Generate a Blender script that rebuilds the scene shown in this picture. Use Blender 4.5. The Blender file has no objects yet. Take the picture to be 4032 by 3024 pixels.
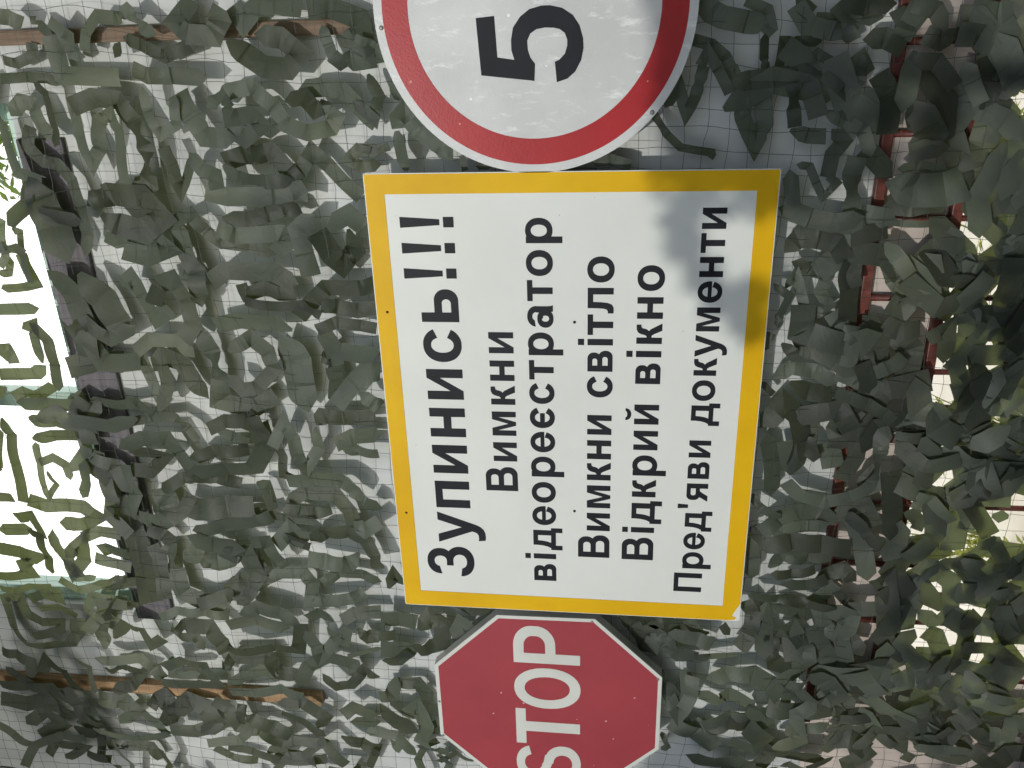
import bpy, bmesh, math, random
from mathutils import Vector, Matrix, noise

# ------------------------------------------------------------------ camera, sky, sun, exposure
scene = bpy.context.scene
COL = scene.collection
cam_data = bpy.data.cameras.new("camera")
cam_data.sensor_fit = 'HORIZONTAL'
cam_data.sensor_width = 36.0
cam_data.lens = 29.734
cam_data.clip_start = 0.02
cam_data.clip_end = 3000
cam = bpy.data.objects.new("camera", cam_data)
COL.objects.link(cam)
X_AXIS = Vector((-0.0315, 0.1190, -0.9924)).normalized()     # the phone was held on its side: image right is down
Z_AXIS = Vector((0.3965, -0.9100, -0.1217)).normalized()
Y_AXIS = Z_AXIS.cross(X_AXIS).normalized()
X_AXIS = Y_AXIS.cross(Z_AXIS)
M = Matrix((X_AXIS, Y_AXIS, Z_AXIS)).transposed().to_4x4()
M.translation = Vector((0.9397, -1.9534, 1.4983))
cam.matrix_world = M
scene.camera = cam

SUN_DIR = Vector((0.17, 1.0, -0.44)).normalized()             # direction the light travels
sun_data = bpy.data.lights.new("sun", 'SUN')
sun_data.energy = 0.72
sun_data.angle = math.radians(1.0)
sun_data.color = (1.0, 0.97, 0.90)
sun = bpy.data.objects.new("sun", sun_data)
COL.objects.link(sun)
sun.rotation_euler = SUN_DIR.to_track_quat('-Z', 'Y').to_euler()
sun.location = (-2, -9, 8)

world = bpy.data.worlds.new("World")
scene.world = world
world.use_nodes = True
wn = world.node_tree
wn.nodes.clear()
sky = wn.nodes.new('ShaderNodeTexSky')
sky.sky_type = 'NISHITA'
sky.sun_disc = False
to_sun = -SUN_DIR
sky.sun_elevation = math.asin(to_sun.z)
sky.sun_rotation = math.atan2(to_sun.x, to_sun.y)
sky.air_density = 0.8
sky.dust_density = 0.4
sky.ozone_density = 1.3
# added cloud: bright bank behind the wall whitens the openings, thinner veils elsewhere
def wnode(t, **kw):
    n = wn.nodes.new(t)
    for k, v in kw.items():
        if k in n.inputs: n.inputs[k].default_value = v
        else: setattr(n, k, v)
    return n
tc = wnode('ShaderNodeTexCoord')
nz = wnode('ShaderNodeTexNoise', Scale=2.2, Detail=6.0, Roughness=0.6)
wn.links.new(tc.outputs['Generated'], nz.inputs['Vector'])
sep = wnode('ShaderNodeSeparateXYZ')
wn.links.new(tc.outputs['Generated'], sep.inputs[0])
sid = wnode('ShaderNodeMapRange'); sid.inputs['From Min'].default_value = -0.35; sid.inputs['From Max'].default_value = 0.45
wn.links.new(sep.outputs['Y'], sid.inputs['Value'])
nzr = wnode('ShaderNodeMapRange'); nzr.inputs['From Min'].default_value = 0.35; nzr.inputs['From Max'].default_value = 0.65
nzr.inputs['To Min'].default_value = -0.25; nzr.inputs['To Max'].default_value = 0.25
wn.links.new(nz.outputs['Fac'], nzr.inputs['Value'])
add = wnode('ShaderNodeMath', operation='ADD', use_clamp=True)
wn.links.new(sid.outputs[0], add.inputs[0]); wn.links.new(nzr.outputs[0], add.inputs[1])
bg = wn.nodes.new('ShaderNodeBackground')
bg.inputs['Strength'].default_value = 0.07
cl = wn.nodes.new('ShaderNodeBackground')
cl.inputs['Color'].default_value = (1.0, 0.99, 0.97, 1)
cl.inputs['Strength'].default_value = 0.95
mixw = wn.nodes.new('ShaderNodeMixShader')
wo = wn.nodes.new('ShaderNodeOutputWorld')
wn.links.new(sky.outputs[0], bg.inputs[0])
wn.links.new(add.outputs[0], mixw.inputs[0])
wn.links.new(bg.outputs[0], mixw.inputs[1]); wn.links.new(cl.outputs[0], mixw.inputs[2])
wn.links.new(mixw.outputs[0], wo.inputs[0])

scene.view_settings.view_transform = 'Standard'
scene.view_settings.look = 'None'
scene.view_settings.exposure = 1.28
scene.view_settings.gamma = 1.0
scene.cycles.max_bounces = 8
scene.cycles.transparent_max_bounces = 8

# ------------------------------------------------------------------ helpers
rnd = random.Random(11)

def link(o, parent=None):
    COL.objects.link(o)
    if parent is not None:
        o.parent = parent
    return o

def tag(o, label=None, cat=None, group=None, kind=None):
    if label: o["label"] = label
    if cat: o["category"] = cat
    if group: o["group"] = group
    if kind: o["kind"] = kind
    return o

def empty(name, loc):
    o = bpy.data.objects.new(name, None)
    o.location = loc
    o.empty_display_size = 0.1
    return link(o)

def mesh_obj(name, verts, faces, mat, parent=None, smooth=False):
    """verts are world coordinates; the object origin is its parent's base"""
    off = Vector(parent_origin(parent)) if parent is not None else Vector((0, 0, 0))
    me = bpy.data.meshes.new(name)
    me.from_pydata([(v[0] - off.x, v[1] - off.y, v[2] - off.z) for v in verts], [], faces)
    me.materials.append(mat)
    if smooth:
        me.polygons.foreach_set("use_smooth", [True] * len(me.polygons))
    me.update()
    return link(bpy.data.objects.new(name, me), parent)

def parent_origin(p):
    v = Vector((0, 0, 0))
    while p is not None:
        v += Vector(p.location)
        p = p.parent
    return v

class MB:
    def __init__(self):
        self.v, self.f = [], []
    def add(self, vs, fs):
        n = len(self.v)
        self.v += [tuple(q) for q in vs]
        self.f += [tuple(i + n for i in f) for f in fs]
    def box(self, x0, x1, y0, y1, z0, z1):
        vs = [(x, y, z) for x in (x0, x1) for y in (y0, y1) for z in (z0, z1)]
        self.add(vs, [(0, 1, 3, 2), (4, 6, 7, 5), (0, 4, 5, 1), (2, 3, 7, 6), (0, 2, 6, 4), (1, 5, 7, 3)])
    def tube(self, pts, r, n=6, cap=True):
        pts = [Vector(p) for p in pts]
        rings = []
        up = Vector((0.31, 0.77, 0.55)).normalized()
        for i, p in enumerate(pts):
            t = (pts[min(i + 1, len(pts) - 1)] - pts[max(i - 1, 0)]).normalized()
            a = t.cross(up).normalized()
            b = t.cross(a)
            rr = r[i] if isinstance(r, (list, tuple)) else r
            rings.append([p + (a * math.cos(2 * math.pi * k / n) + b * math.sin(2 * math.pi * k / n)) * rr for k in range(n)])
        vs = [q for ring in rings for q in ring]
        fs = []
        for i in range(len(pts) - 1):
            for k in range(n):
                fs.append((i * n + k, i * n + (k + 1) % n, (i + 1) * n + (k + 1) % n, (i + 1) * n + k))
        if cap:
            fs.append(tuple(range(n - 1, -1, -1)))
            fs.append(tuple((len(pts) - 1) * n + k for k in range(n)))
        self.add(vs, fs)
    def build(self, name, mat, parent=None, smooth=False, bevel=0.0):
        o = mesh_obj(name, self.v, self.f, mat, parent, smooth)
        if bevel:
            m = o.modifiers.new("bevel", 'BEVEL')
            m.width = bevel
            m.segments = 2
            m.limit_method = 'ANGLE'
        return o

def outline_mesh(name, loops, y_front, depth, mat, parent):
    """flat filled outline (with holes) in the X-Z plane, extruded back by depth"""
    cu = bpy.data.curves.new(name, 'CURVE')
    cu.dimensions = '2D'
    cu.fill_mode = 'BOTH'
    cu.extrude = depth / 2
    for lp in loops:
        sp = cu.splines.new('POLY')
        sp.points.add(len(lp) - 1)
        for p, (x, z) in zip(sp.points, lp):
            p.co = (x, z, 0, 1)
        sp.use_cyclic_u = True
    tmp = bpy.data.objects.new(name + "_outline", cu)
    COL.objects.link(tmp)
    bpy.context.view_layer.update()
    me = bpy.data.meshes.new_from_object(tmp)
    bpy.data.objects.remove(tmp)
    bpy.data.curves.remove(cu)
    off = parent_origin(parent)
    for v in me.vertices:
        x, z, d = v.co
        v.co = (x - off.x, y_front + depth / 2 - d - off.y, z - off.z)
    me.name = name
    me.materials.clear()
    me.materials.append(mat)
    return link(bpy.data.objects.new(name, me), parent)

# ------------------------------------------------------------------ materials
def new_mat(name):
    m = bpy.data.materials.new(name)
    m.use_nodes = True
    nt = m.node_tree
    b = nt.nodes.get('Principled BSDF')
    return m, nt, b

def N(nt, typ, **kw):
    n = nt.nodes.new(typ)
    for k, v in kw.items():
        if k in n.inputs: n.inputs[k].default_value = v
        else: setattr(n, k, v)
    return n

def noise_ramp(nt, scale, stops, detail=4.0, rough=0.6, stretch=None):
    tc = N(nt, 'ShaderNodeNewGeometry')
    vec = tc.outputs['Position']
    if stretch:
        mp = N(nt, 'ShaderNodeMapping')
        mp.inputs['Scale'].default_value = stretch
        nt.links.new(vec, mp.inputs[0])
        vec = mp.outputs[0]
    nz = N(nt, 'ShaderNodeTexNoise', Scale=scale, Detail=detail, Roughness=rough)
    nt.links.new(vec, nz.inputs['Vector'])
    rp = N(nt, 'ShaderNodeValToRGB')
    el = rp.color_ramp.elements
    while len(el) < len(stops): el.new(0.5)
    for e, (p, c) in zip(el, stops):
        e.position = p
        e.color = (*c, 1)
    nt.links.new(nz.outputs['Fac'], rp.inputs[0])
    return rp, nz, vec

def bump(nt, b, vec, scale, strength, dist=0.002, detail=5):
    nz = N(nt, 'ShaderNodeTexNoise', Scale=scale, Detail=detail)
    nt.links.new(vec, nz.inputs['Vector'])
    bp = N(nt, 'ShaderNodeBump', Strength=strength, Distance=dist)
    nt.links.new(nz.outputs['Fac'], bp.inputs['Height'])
    nt.links.new(bp.outputs[0], b.inputs['Normal'])
    return bp

def simple(name, c1, c2, scale=6, rough=0.5, bscale=None, bstr=0.2, stretch=None, lo=0.35, hi=0.65, metallic=0.0, spec=0.5):
    m, nt, b = new_mat(name)
    rp, nz, vec = noise_ramp(nt, scale, [(lo, c1), (hi, c2)], stretch=stretch)
    nt.links.new(rp.outputs[0], b.inputs['Base Color'])
    b.inputs['Roughness'].default_value = rough
    b.inputs['Metallic'].default_value = metallic
    b.inputs['Specular IOR Level'].default_value = spec
    if bscale: bump(nt, b, vec, bscale, bstr)
    return m

MAT = {}
MAT['wall'] = simple('white_board', (0.46, 0.475, 0.47), (0.60, 0.62, 0.61), 3.4, 0.6, 45, 0.25, stretch=(1.6, 1, 0.5))
MAT['lower'] = simple('warm_bounce_board', (0.50, 0.43, 0.39), (0.60, 0.52, 0.47), 3.0, 0.6, 60, 0.15)  # pinkish tint carries the warm bounce light on the lower wall
MAT['red_paint'] = simple('red_primer', (0.085, 0.018, 0.013), (0.17, 0.040, 0.027), 45, 0.5, 90, 0.3)
MAT['mint'] = simple('mint_frame', (0.42, 0.60, 0.53), (0.48, 0.66, 0.58), 5, 0.35)
MAT['dark_wood'] = simple('dark_stained_wood', (0.075, 0.067, 0.08), (0.13, 0.117, 0.135), 9, 0.6, 40, 0.4, stretch=(0.6, 6, 9))
MAT['orange_wood'] = simple('raw_timber', (0.26, 0.15, 0.070), (0.40, 0.25, 0.125), 9, 0.6, 40, 0.4, stretch=(9, 6, 0.5))
MAT['aged_wood'] = simple('aged_timber', (0.13, 0.088, 0.058), (0.22, 0.15, 0.10), 9, 0.7, 40, 0.4, stretch=(9, 6, 0.5))
MAT['concrete_white'] = simple('whitewashed_concrete', (0.42, 0.36, 0.34), (0.56, 0.48, 0.45), 5, 0.8, 50, 0.4)
MAT['yard'] = simple('pale_concrete_yard', (0.62, 0.57, 0.47), (0.76, 0.72, 0.62), 3, 0.9, 20, 0.3)
MAT['asphalt'] = simple('asphalt', (0.045, 0.045, 0.045), (0.07, 0.068, 0.065), 30, 0.9, 120, 0.5)
MAT['tin'] = simple('corrugated_roof', (0.25, 0.25, 0.25), (0.33, 0.33, 0.32), 3, 0.5, metallic=0.2)
MAT['bark'] = simple('bark', (0.06, 0.04, 0.025), (0.12, 0.085, 0.055), 18, 0.9, 30, 0.7, stretch=(4, 4, 1))
MAT['screw'] = simple('zinc_screw', (0.25, 0.24, 0.22), (0.35, 0.34, 0.31), 40, 0.45, metallic=0.6)
MAT['hole'] = simple('dark_hole', (0.008, 0.008, 0.008), (0.02, 0.017, 0.015), 50, 0.8)
MAT['black_vinyl'] = simple('black_vinyl', (0.010, 0.012, 0.016), (0.016, 0.018, 0.023), 12, 0.5, spec=0.15)
MAT['metal_edge'] = simple('zinc_edge', (0.42, 0.41, 0.37), (0.56, 0.55, 0.50), 14, 0.45, 60, 0.2, stretch=(4, 1, 0.6))

def worn(name, base, base2, worn_glint_c, rough=0.4, cell=False, amount=0.66, chip=0.055, scuff=0.45, spec=0.25):
    """painted face with small chips and scuff streaks; on the speed sign also painted glints"""
    m, nt, b = new_mat(name)
    rp, nz, vec = noise_ramp(nt, 4.0, [(0.35, base), (0.68, base2)])
    mp = N(nt, 'ShaderNodeMapping'); mp.inputs['Scale'].default_value = (7, 7, 2.4); mp.inputs['Rotation'].default_value = (0, 0.6, 0)
    nt.links.new(vec, mp.inputs[0])
    sc = N(nt, 'ShaderNodeTexNoise', Scale=5.0, Detail=9.0, Roughness=0.72)
    nt.links.new(mp.outputs[0], sc.inputs['Vector'])
    r2 = N(nt, 'ShaderNodeValToRGB')
    r2.color_ramp.elements[0].position = amount; r2.color_ramp.elements[0].color = (0, 0, 0, 1)
    r2.color_ramp.elements[1].position = amount + 0.12; r2.color_ramp.elements[1].color = (1, 1, 1, 1)
    nt.links.new(sc.outputs['Fac'], r2.inputs[0])
    vo = N(nt, 'ShaderNodeTexVoronoi', Scale=17.0)
    nt.links.new(vec, vo.inputs['Vector'])
    lt = N(nt, 'ShaderNodeMath', operation='LESS_THAN'); lt.inputs[1].default_value = chip
    nt.links.new(vo.outputs['Distance'], lt.inputs[0])
    mx0 = N(nt, 'ShaderNodeMath', operation='MULTIPLY'); mx0.inputs[1].default_value = scuff
    nt.links.new(r2.outputs[0], mx0.inputs[0])
    mx = N(nt, 'ShaderNodeMath', operation='MAXIMUM')
    nt.links.new(mx0.outputs[0], mx.inputs[0]); nt.links.new(lt.outputs[0], mx.inputs[1])
    mc = N(nt, 'ShaderNodeMix', data_type='RGBA')
    nt.links.new(mx.outputs[0], mc.inputs[0]); nt.links.new(rp.outputs[0], mc.inputs[6]); mc.inputs[7].default_value = (*worn_glint_c, 1)
    nt.links.new(mc.outputs[2], b.inputs['Base Color'])
    b.inputs['Roughness'].default_value = rough
    b.inputs['Specular IOR Level'].default_value = spec
    if cell:
        v2 = N(nt, 'ShaderNodeTexVoronoi', Scale=210.0)
        nt.links.new(vec, v2.inputs['Vector'])
        bp = N(nt, 'ShaderNodeBump', Strength=0.12, Distance=0.001)
        nt.links.new(v2.outputs['Distance'], bp.inputs['Height'])
        nt.links.new(bp.outputs[0], b.inputs['Normal'])
    return m
MAT['stop_red'] = worn('stop_red_face', (0.32, 0.044, 0.056), (0.37, 0.052, 0.064), (0.62, 0.36, 0.36), 0.42, amount=0.76)
MAT['stop_white'] = worn('stop_white', (0.60, 0.61, 0.56), (0.68, 0.69, 0.64), (0.42, 0.42, 0.39), 0.42, amount=0.74)
MAT['ring_red'] = worn('ring_red', (0.36, 0.018, 0.024), (0.44, 0.022, 0.028), (0.62, 0.22, 0.22), 0.33, True, 0.68)
MAT['speed_white'] = worn('speed_white', (0.55, 0.56, 0.55), (0.68, 0.69, 0.675), (0.88, 0.88, 0.86), 0.30, True, 0.54, scuff=0.75)  # pale patches: scuffs plus painted glints of the reflective sheeting

MAT['sign_white'] = worn('white_sheet', (0.70, 0.72, 0.675), (0.745, 0.765, 0.72), (0.40, 0.39, 0.34), 0.4, amount=0.70, chip=0.022, scuff=0.16)
MAT['sign_yellow'] = worn('yellow_vinyl', (0.70, 0.40, 0.005), (0.80, 0.48, 0.008), (0.42, 0.26, 0.05), 0.45, amount=0.66, chip=0.03, scuff=0.30, spec=0.14)

def fabric(name, c_dark, c_mid, c_warm):
    m, nt, b = new_mat(name)
    rp, nz, vec = noise_ramp(nt, 3.2, [(0.30, c_dark), (0.52, c_mid), (0.72, c_warm)], detail=3)
    b.inputs['Roughness'].default_value = 0.52
    b.inputs['Specular IOR Level'].default_value = 0.4
    nt.links.new(rp.outputs[0], b.inputs['Base Color'])
    # creased cloth: two scales of wrinkle
    n1 = N(nt, 'ShaderNodeTexNoise', Scale=26.0, Detail=3.0, Distortion=1.2)
    n2 = N(nt, 'ShaderNodeTexNoise', Scale=95.0, Detail=3.0)
    for q in (n1, n2): nt.links.new(vec, q.inputs['Vector'])
    ad = N(nt, 'ShaderNodeMath', operation='MULTIPLY_ADD'); ad.inputs[1].default_value = 0.22
    nt.links.new(n2.outputs['Fac'], ad.inputs[0]); nt.links.new(n1.outputs['Fac'], ad.inputs[2])
    bp = N(nt, 'ShaderNodeBump', Strength=0.30, Distance=0.005)
    nt.links.new(ad.outputs[0], bp.inputs['Height'])
    nt.links.new(bp.outputs[0], b.inputs['Normal'])
    tr = N(nt, 'ShaderNodeBsdfTranslucent')
    tr.inputs['Color'].default_value = (0.21, 0.25, 0.08, 1)
    nt.links.new(bp.outputs[0], tr.inputs['Normal'])
    mx = N(nt, 'ShaderNodeMixShader'); mx.inputs[0].default_value = 0.36
    nt.links.new(b.outputs[0], mx.inputs[1]); nt.links.new(tr.outputs[0], mx.inputs[2])
    nt.links.new(mx.outputs[0], nt.nodes['Material Output'].inputs[0])
    return m
FABRICS = []
for nm, q in (('dark_net_cloth', 0.62), ('mid_net_cloth', 1.0), ('pale_net_cloth', 1.42)):     # three tones: strip shading contrast put into colour, besides real cloth variation
    FABRICS.append(fabric(nm, (0.054 * q, 0.065 * q, 0.057 * q), (0.078 * q, 0.092 * q, 0.075 * q), (0.100 * q, 0.114 * q, 0.074 * q)))
MAT['cord'] = simple('dark_cord', (0.05, 0.06, 0.05), (0.08, 0.09, 0.075), 60, 0.7)

def leafmat(name, c1, c2, tc):
    m, nt, b = new_mat(name)
    rp, nz, vec = noise_ramp(nt, 5.0, [(0.35, c1), (0.65, c2)])
    nt.links.new(rp.outputs[0], b.inputs['Base Color'])
    b.inputs['Roughness'].default_value = 0.5
    tr = N(nt, 'ShaderNodeBsdfTranslucent'); tr.inputs['Color'].default_value = (*tc, 1)
    mx = N(nt, 'ShaderNodeMixShader'); mx.inputs[0].default_value = 0.4
    nt.links.new(b.outputs[0], mx.inputs[1]); nt.links.new(tr.outputs[0], mx.inputs[2])
    nt.links.new(mx.outputs[0], nt.nodes['Material Output'].inputs[0])
    return m
MAT['leaf'] = leafmat('leaf_green', (0.05, 0.09, 0.02), (0.12, 0.17, 0.03), (0.20, 0.30, 0.04))
MAT['weed'] = leafmat('weed_green', (0.16, 0.20, 0.04), (0.30, 0.32, 0.06), (0.42, 0.46, 0.08))

def glass_mat():
    m = bpy.data.materials.new('window_glass'); m.use_nodes = True
    nt = m.node_tree; nt.nodes.remove(nt.nodes['Principled BSDF'])
    t = N(nt, 'ShaderNodeBsdfTransparent'); g = N(nt, 'ShaderNodeBsdfGlossy', Roughness=0.02)
    g.inputs['Color'].default_value = (0.9, 0.95, 0.95, 1)
    f = N(nt, 'ShaderNodeMixShader'); f.inputs[0].default_value = 0.05
    nt.links.new(t.outputs[0], f.inputs[1]); nt.links.new(g.outputs[0], f.inputs[2])
    nt.links.new(f.outputs[0], nt.nodes['Material Output'].inputs[0])
    return m
MAT['glass'] = glass_mat()

# ------------------------------------------------------------------ the setting
g = MB(); g.add([(-400, -400, 0), (400, -400, 0), (400, 400, 0), (-400, 400, 0)], [(0, 1, 2, 3)])
tag(g.build('ground', MAT['yard']), kind='structure')
g = MB(); g.add([(-9, -9, 0.004), (9, -9, 0.004), (9, 0.02, 0.004), (-9, 0.02, 0.004)], [(0, 1, 2, 3)])
tag(g.build('road', MAT['asphalt']), kind='structure')

WX0, WX1, WZ0, WZ1, WF, WB = -3.4, 2.9, 0.735, 4.55, 0.10, 0.20      # board wall
OX0, OX1, OZ0, OZ1 = -0.765, 0.785, 3.020, 4.05                        # window opening
def wall_with_hole(x0, x1, z0, z1, a0, a1, b0, b1, y0, y1):
    m = MB()
    xs, zs = [x0, a0, a1, x1], [z0, b0, b1, z1]
    for i in range(3):
        for k in range(3):
            if i == 1 and k == 1: continue
            q = [(xs[i], zs[k]), (xs[i + 1], zs[k]), (xs[i + 1], zs[k + 1]), (xs[i], zs[k + 1])]
            m.add([(x, y0, z) for x, z in q], [(0, 1, 2, 3)])
            m.add([(x, y1, z) for x, z in q], [(3, 2, 1, 0)])
    for (p, q) in (((x0, z0), (x1, z0)), ((x1, z0), (x1, z1)), ((x1, z1), (x0, z1)), ((x0, z1), (x0, z0)),
                   ((a0, b0), (a0, b1)), ((a0, b1), (a1, b1)), ((a1, b1), (a1, b0)), ((a1, b0), (a0, b0))):
        m.add([(p[0], y0, p[1]), (q[0], y0, q[1]), (q[0], y1, q[1]), (p[0], y1, p[1])], [(3, 2, 1, 0)])
    return m
wall = empty('board_wall', (0, 0.15, 0))
tag(wall, 'white board wall behind the camouflage net and the three signs', 'wall')
wall_with_hole(WX0, WX1, 0.905, WZ1, OX0, OX1, OZ0, OZ1, WF, WB).build('panel', MAT['wall'], wall)
m = MB(); m.box(-0.90, WX1, WF + 0.012, WB, 0.735, 0.9045); m.build('lower_panel', MAT['lower'], wall)['label'] = 'panel along the bottom of the wall, tinted pinkish for warm bounce light'
m = MB(); m.box(WX0, -0.9005, WF + 0.012, WB, 0.0, 0.9045); m.build('lower_panel', MAT['lower'], wall)['label'] = 'panel reaching down to the ground, tinted pinkish for warm bounce light'

win = empty('window', (0.01, 0.15, OZ0))
tag(win, 'bright window with a mint green frame above the dark trim board', 'window')
m = MB()
FY0, FY1 = 0.125, 0.185
m.box(OX0, OX1, FY0, FY1, OZ0, OZ0 + 0.032)
m.box(OX0, OX1, FY0, FY1, OZ1 - 0.045, OZ1)
m.box(OX0, OX0 + 0.045, FY0, FY1, OZ0 + 0.032, OZ1 - 0.045)
m.box(OX1 - 0.045, OX1, FY0, FY1, OZ0 + 0.032, OZ1 - 0.045)
m.build('frame', MAT['mint'], win, bevel=0.004)
m = MB(); m.box(-0.07, -0.022, FY0 + 0.004, FY1 - 0.004, OZ0 + 0.032, OZ1 - 0.045); m.build('mullion', MAT['mint'], win, bevel=0.004)
for a, b in ((OX0 + 0.045, -0.07), (-0.022, OX1 - 0.045)):
    m = MB(); m.box(a, b, 0.152, 0.156, OZ0 + 0.032, OZ1 - 0.045); m.build('pane', MAT['glass'], win)

m = MB(); m.box(-0.80, 0.70, 0.086, 0.0995, 2.890, 3.016)
tag(m.build('trim_board', MAT['dark_wood'], bevel=0.004), 'dark brown trim board running along the bottom edge of the window', 'board')
m = MB(); m.box(-1.105, -1.062, 0.072, 0.0995, 2.43, 4.5)
tag(m.build('wooden_batten', MAT['orange_wood'], bevel=0.003), 'orange timber batten upright on the wall above the stop sign, left of the window', 'batten', 'timber battens on the wall')
m = MB(); m.box(0.918, 0.952, 0.076, 0.0995, 2.10, 4.5)
tag(m.build('wooden_batten', MAT['aged_wood'], bevel=0.003), 'thin brown batten upright on the wall above the round speed sign', 'batten', 'timber battens on the wall')

gr = empty('steel_grille', (0.0, 0.09, 0.05))
tag(gr, 'dark red painted steel grille under the board wall, behind the net', 'grille')
m = MB(); m.box(-1.05, 2.6, 0.082, 0.105, 0.893, 0.918); m.build('rail', MAT['red_paint'], gr, bevel=0.003)
m = MB(); m.box(-0.90, 2.6, 0.086, 0.111, 0.716, 0.741); m.build('rail', MAT['red_paint'], gr, bevel=0.003)
m = MB(); m.box(-0.90, 2.6, 0.086, 0.111, 0.04, 0.07); m.build('rail', MAT['red_paint'], gr, bevel=0.003)
k = 0
xx = -0.86
while xx < 2.55:
    m = MB()
    top = 0.893 if k % 2 == 0 else 0.716
    zc = 0.741
    if k % 2 == 0: m.tube([(xx, 0.0985, 0.8925), (xx, 0.0985, 0.7415)], 0.0085, 8)
    if k % 2 == 0 or k % 6 == 3: m.tube([(xx, 0.0985, 0.7155), (xx + rnd.uniform(-.006, .006), 0.0985, 0.4), (xx, 0.0985, 0.0705)], 0.0075, 8)
    if m.v: m.build('bar', MAT['red_paint'], gr, True)
    xx += 0.096
    k += 1

m = MB()
prof = [(0.0, 0.0), (0.62, 0.0), (0.62, 0.10), (0.46, 0.24), (0.41, 0.40), (0.21, 0.40), (0.16, 0.24), (0.0, 0.10)]
def barrier(x0, x1, y_off, prof, mat, name, parent):
    m = MB()
    n = len(prof)
    m.add([(x0, y_off + a, b) for a, b in prof] + [(x1, y_off + a, b) for a, b in prof],
          [(i, (i + 1) % n, n + (i + 1) % n, n + i) for i in range(n)] + [tuple(range(n - 1, -1, -1)), tuple(range(n, 2 * n))])
    return m.build(name, mat, parent, bevel=0.008)
bar = empty('concrete_barrier', (-1.7, -0.25, 0.004))
tag(bar, 'low whitewashed concrete barrier with a red end at the left foot of the net', 'barrier')
BP = [(a * 0.55 - 0.40, b + 0.005) for a, b in prof]
barrier(-2.6, -1.20, 0.0, BP, MAT['concrete_white'], 'block', bar)
barrier(-1.198, -1.04, 0.0, BP, MAT['concrete_white'], 'block_end', bar)

# unseen roof and side walls, added to cut sky light on the wall
rf = empty('added_shade_roof', (0, -1.4, 4.6))
tag(rf, 'unseen tin roof on plain posts, added overhead to cut sky light', 'roof')
m = MB()
nx = 120
ys = [-3.4, 0.32]
vs, fs = [], []
for i in range(nx + 1):
    x = -4.4 + 8.4 * i / nx
    z = 4.62 + 0.018 * math.sin(i * math.pi / 2)
    for y in ys: vs.append((x, y, z + (0.10 if y < 0 else 0)))
for i in range(nx): fs.append((2 * i, 2 * i + 1, 2 * i + 3, 2 * i + 2))
m.add(vs, fs); m.build('roof_sheet', MAT['tin'], rf)
for px in (-3.9, 3.5):
    m = MB(); m.box(px, px + 0.1, -3.35, -3.25, 0.005, 4.60); m.build('post', MAT['tin'], rf)

sides = [('left side', -3.5, -3.4), ('right side', 2.9, 3.0)]  # added side walls, out of view, keep sky light off the board wall
for nm, xa, xb in sides:
    m = MB(); m.box(xa, xb, -3.2, 0.095, 0.006, 4.55)
    tag(m.build('added_side_wall', MAT['wall']), 'unseen white board wall, added to dim the shed, on its ' + nm, 'wall')
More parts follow.
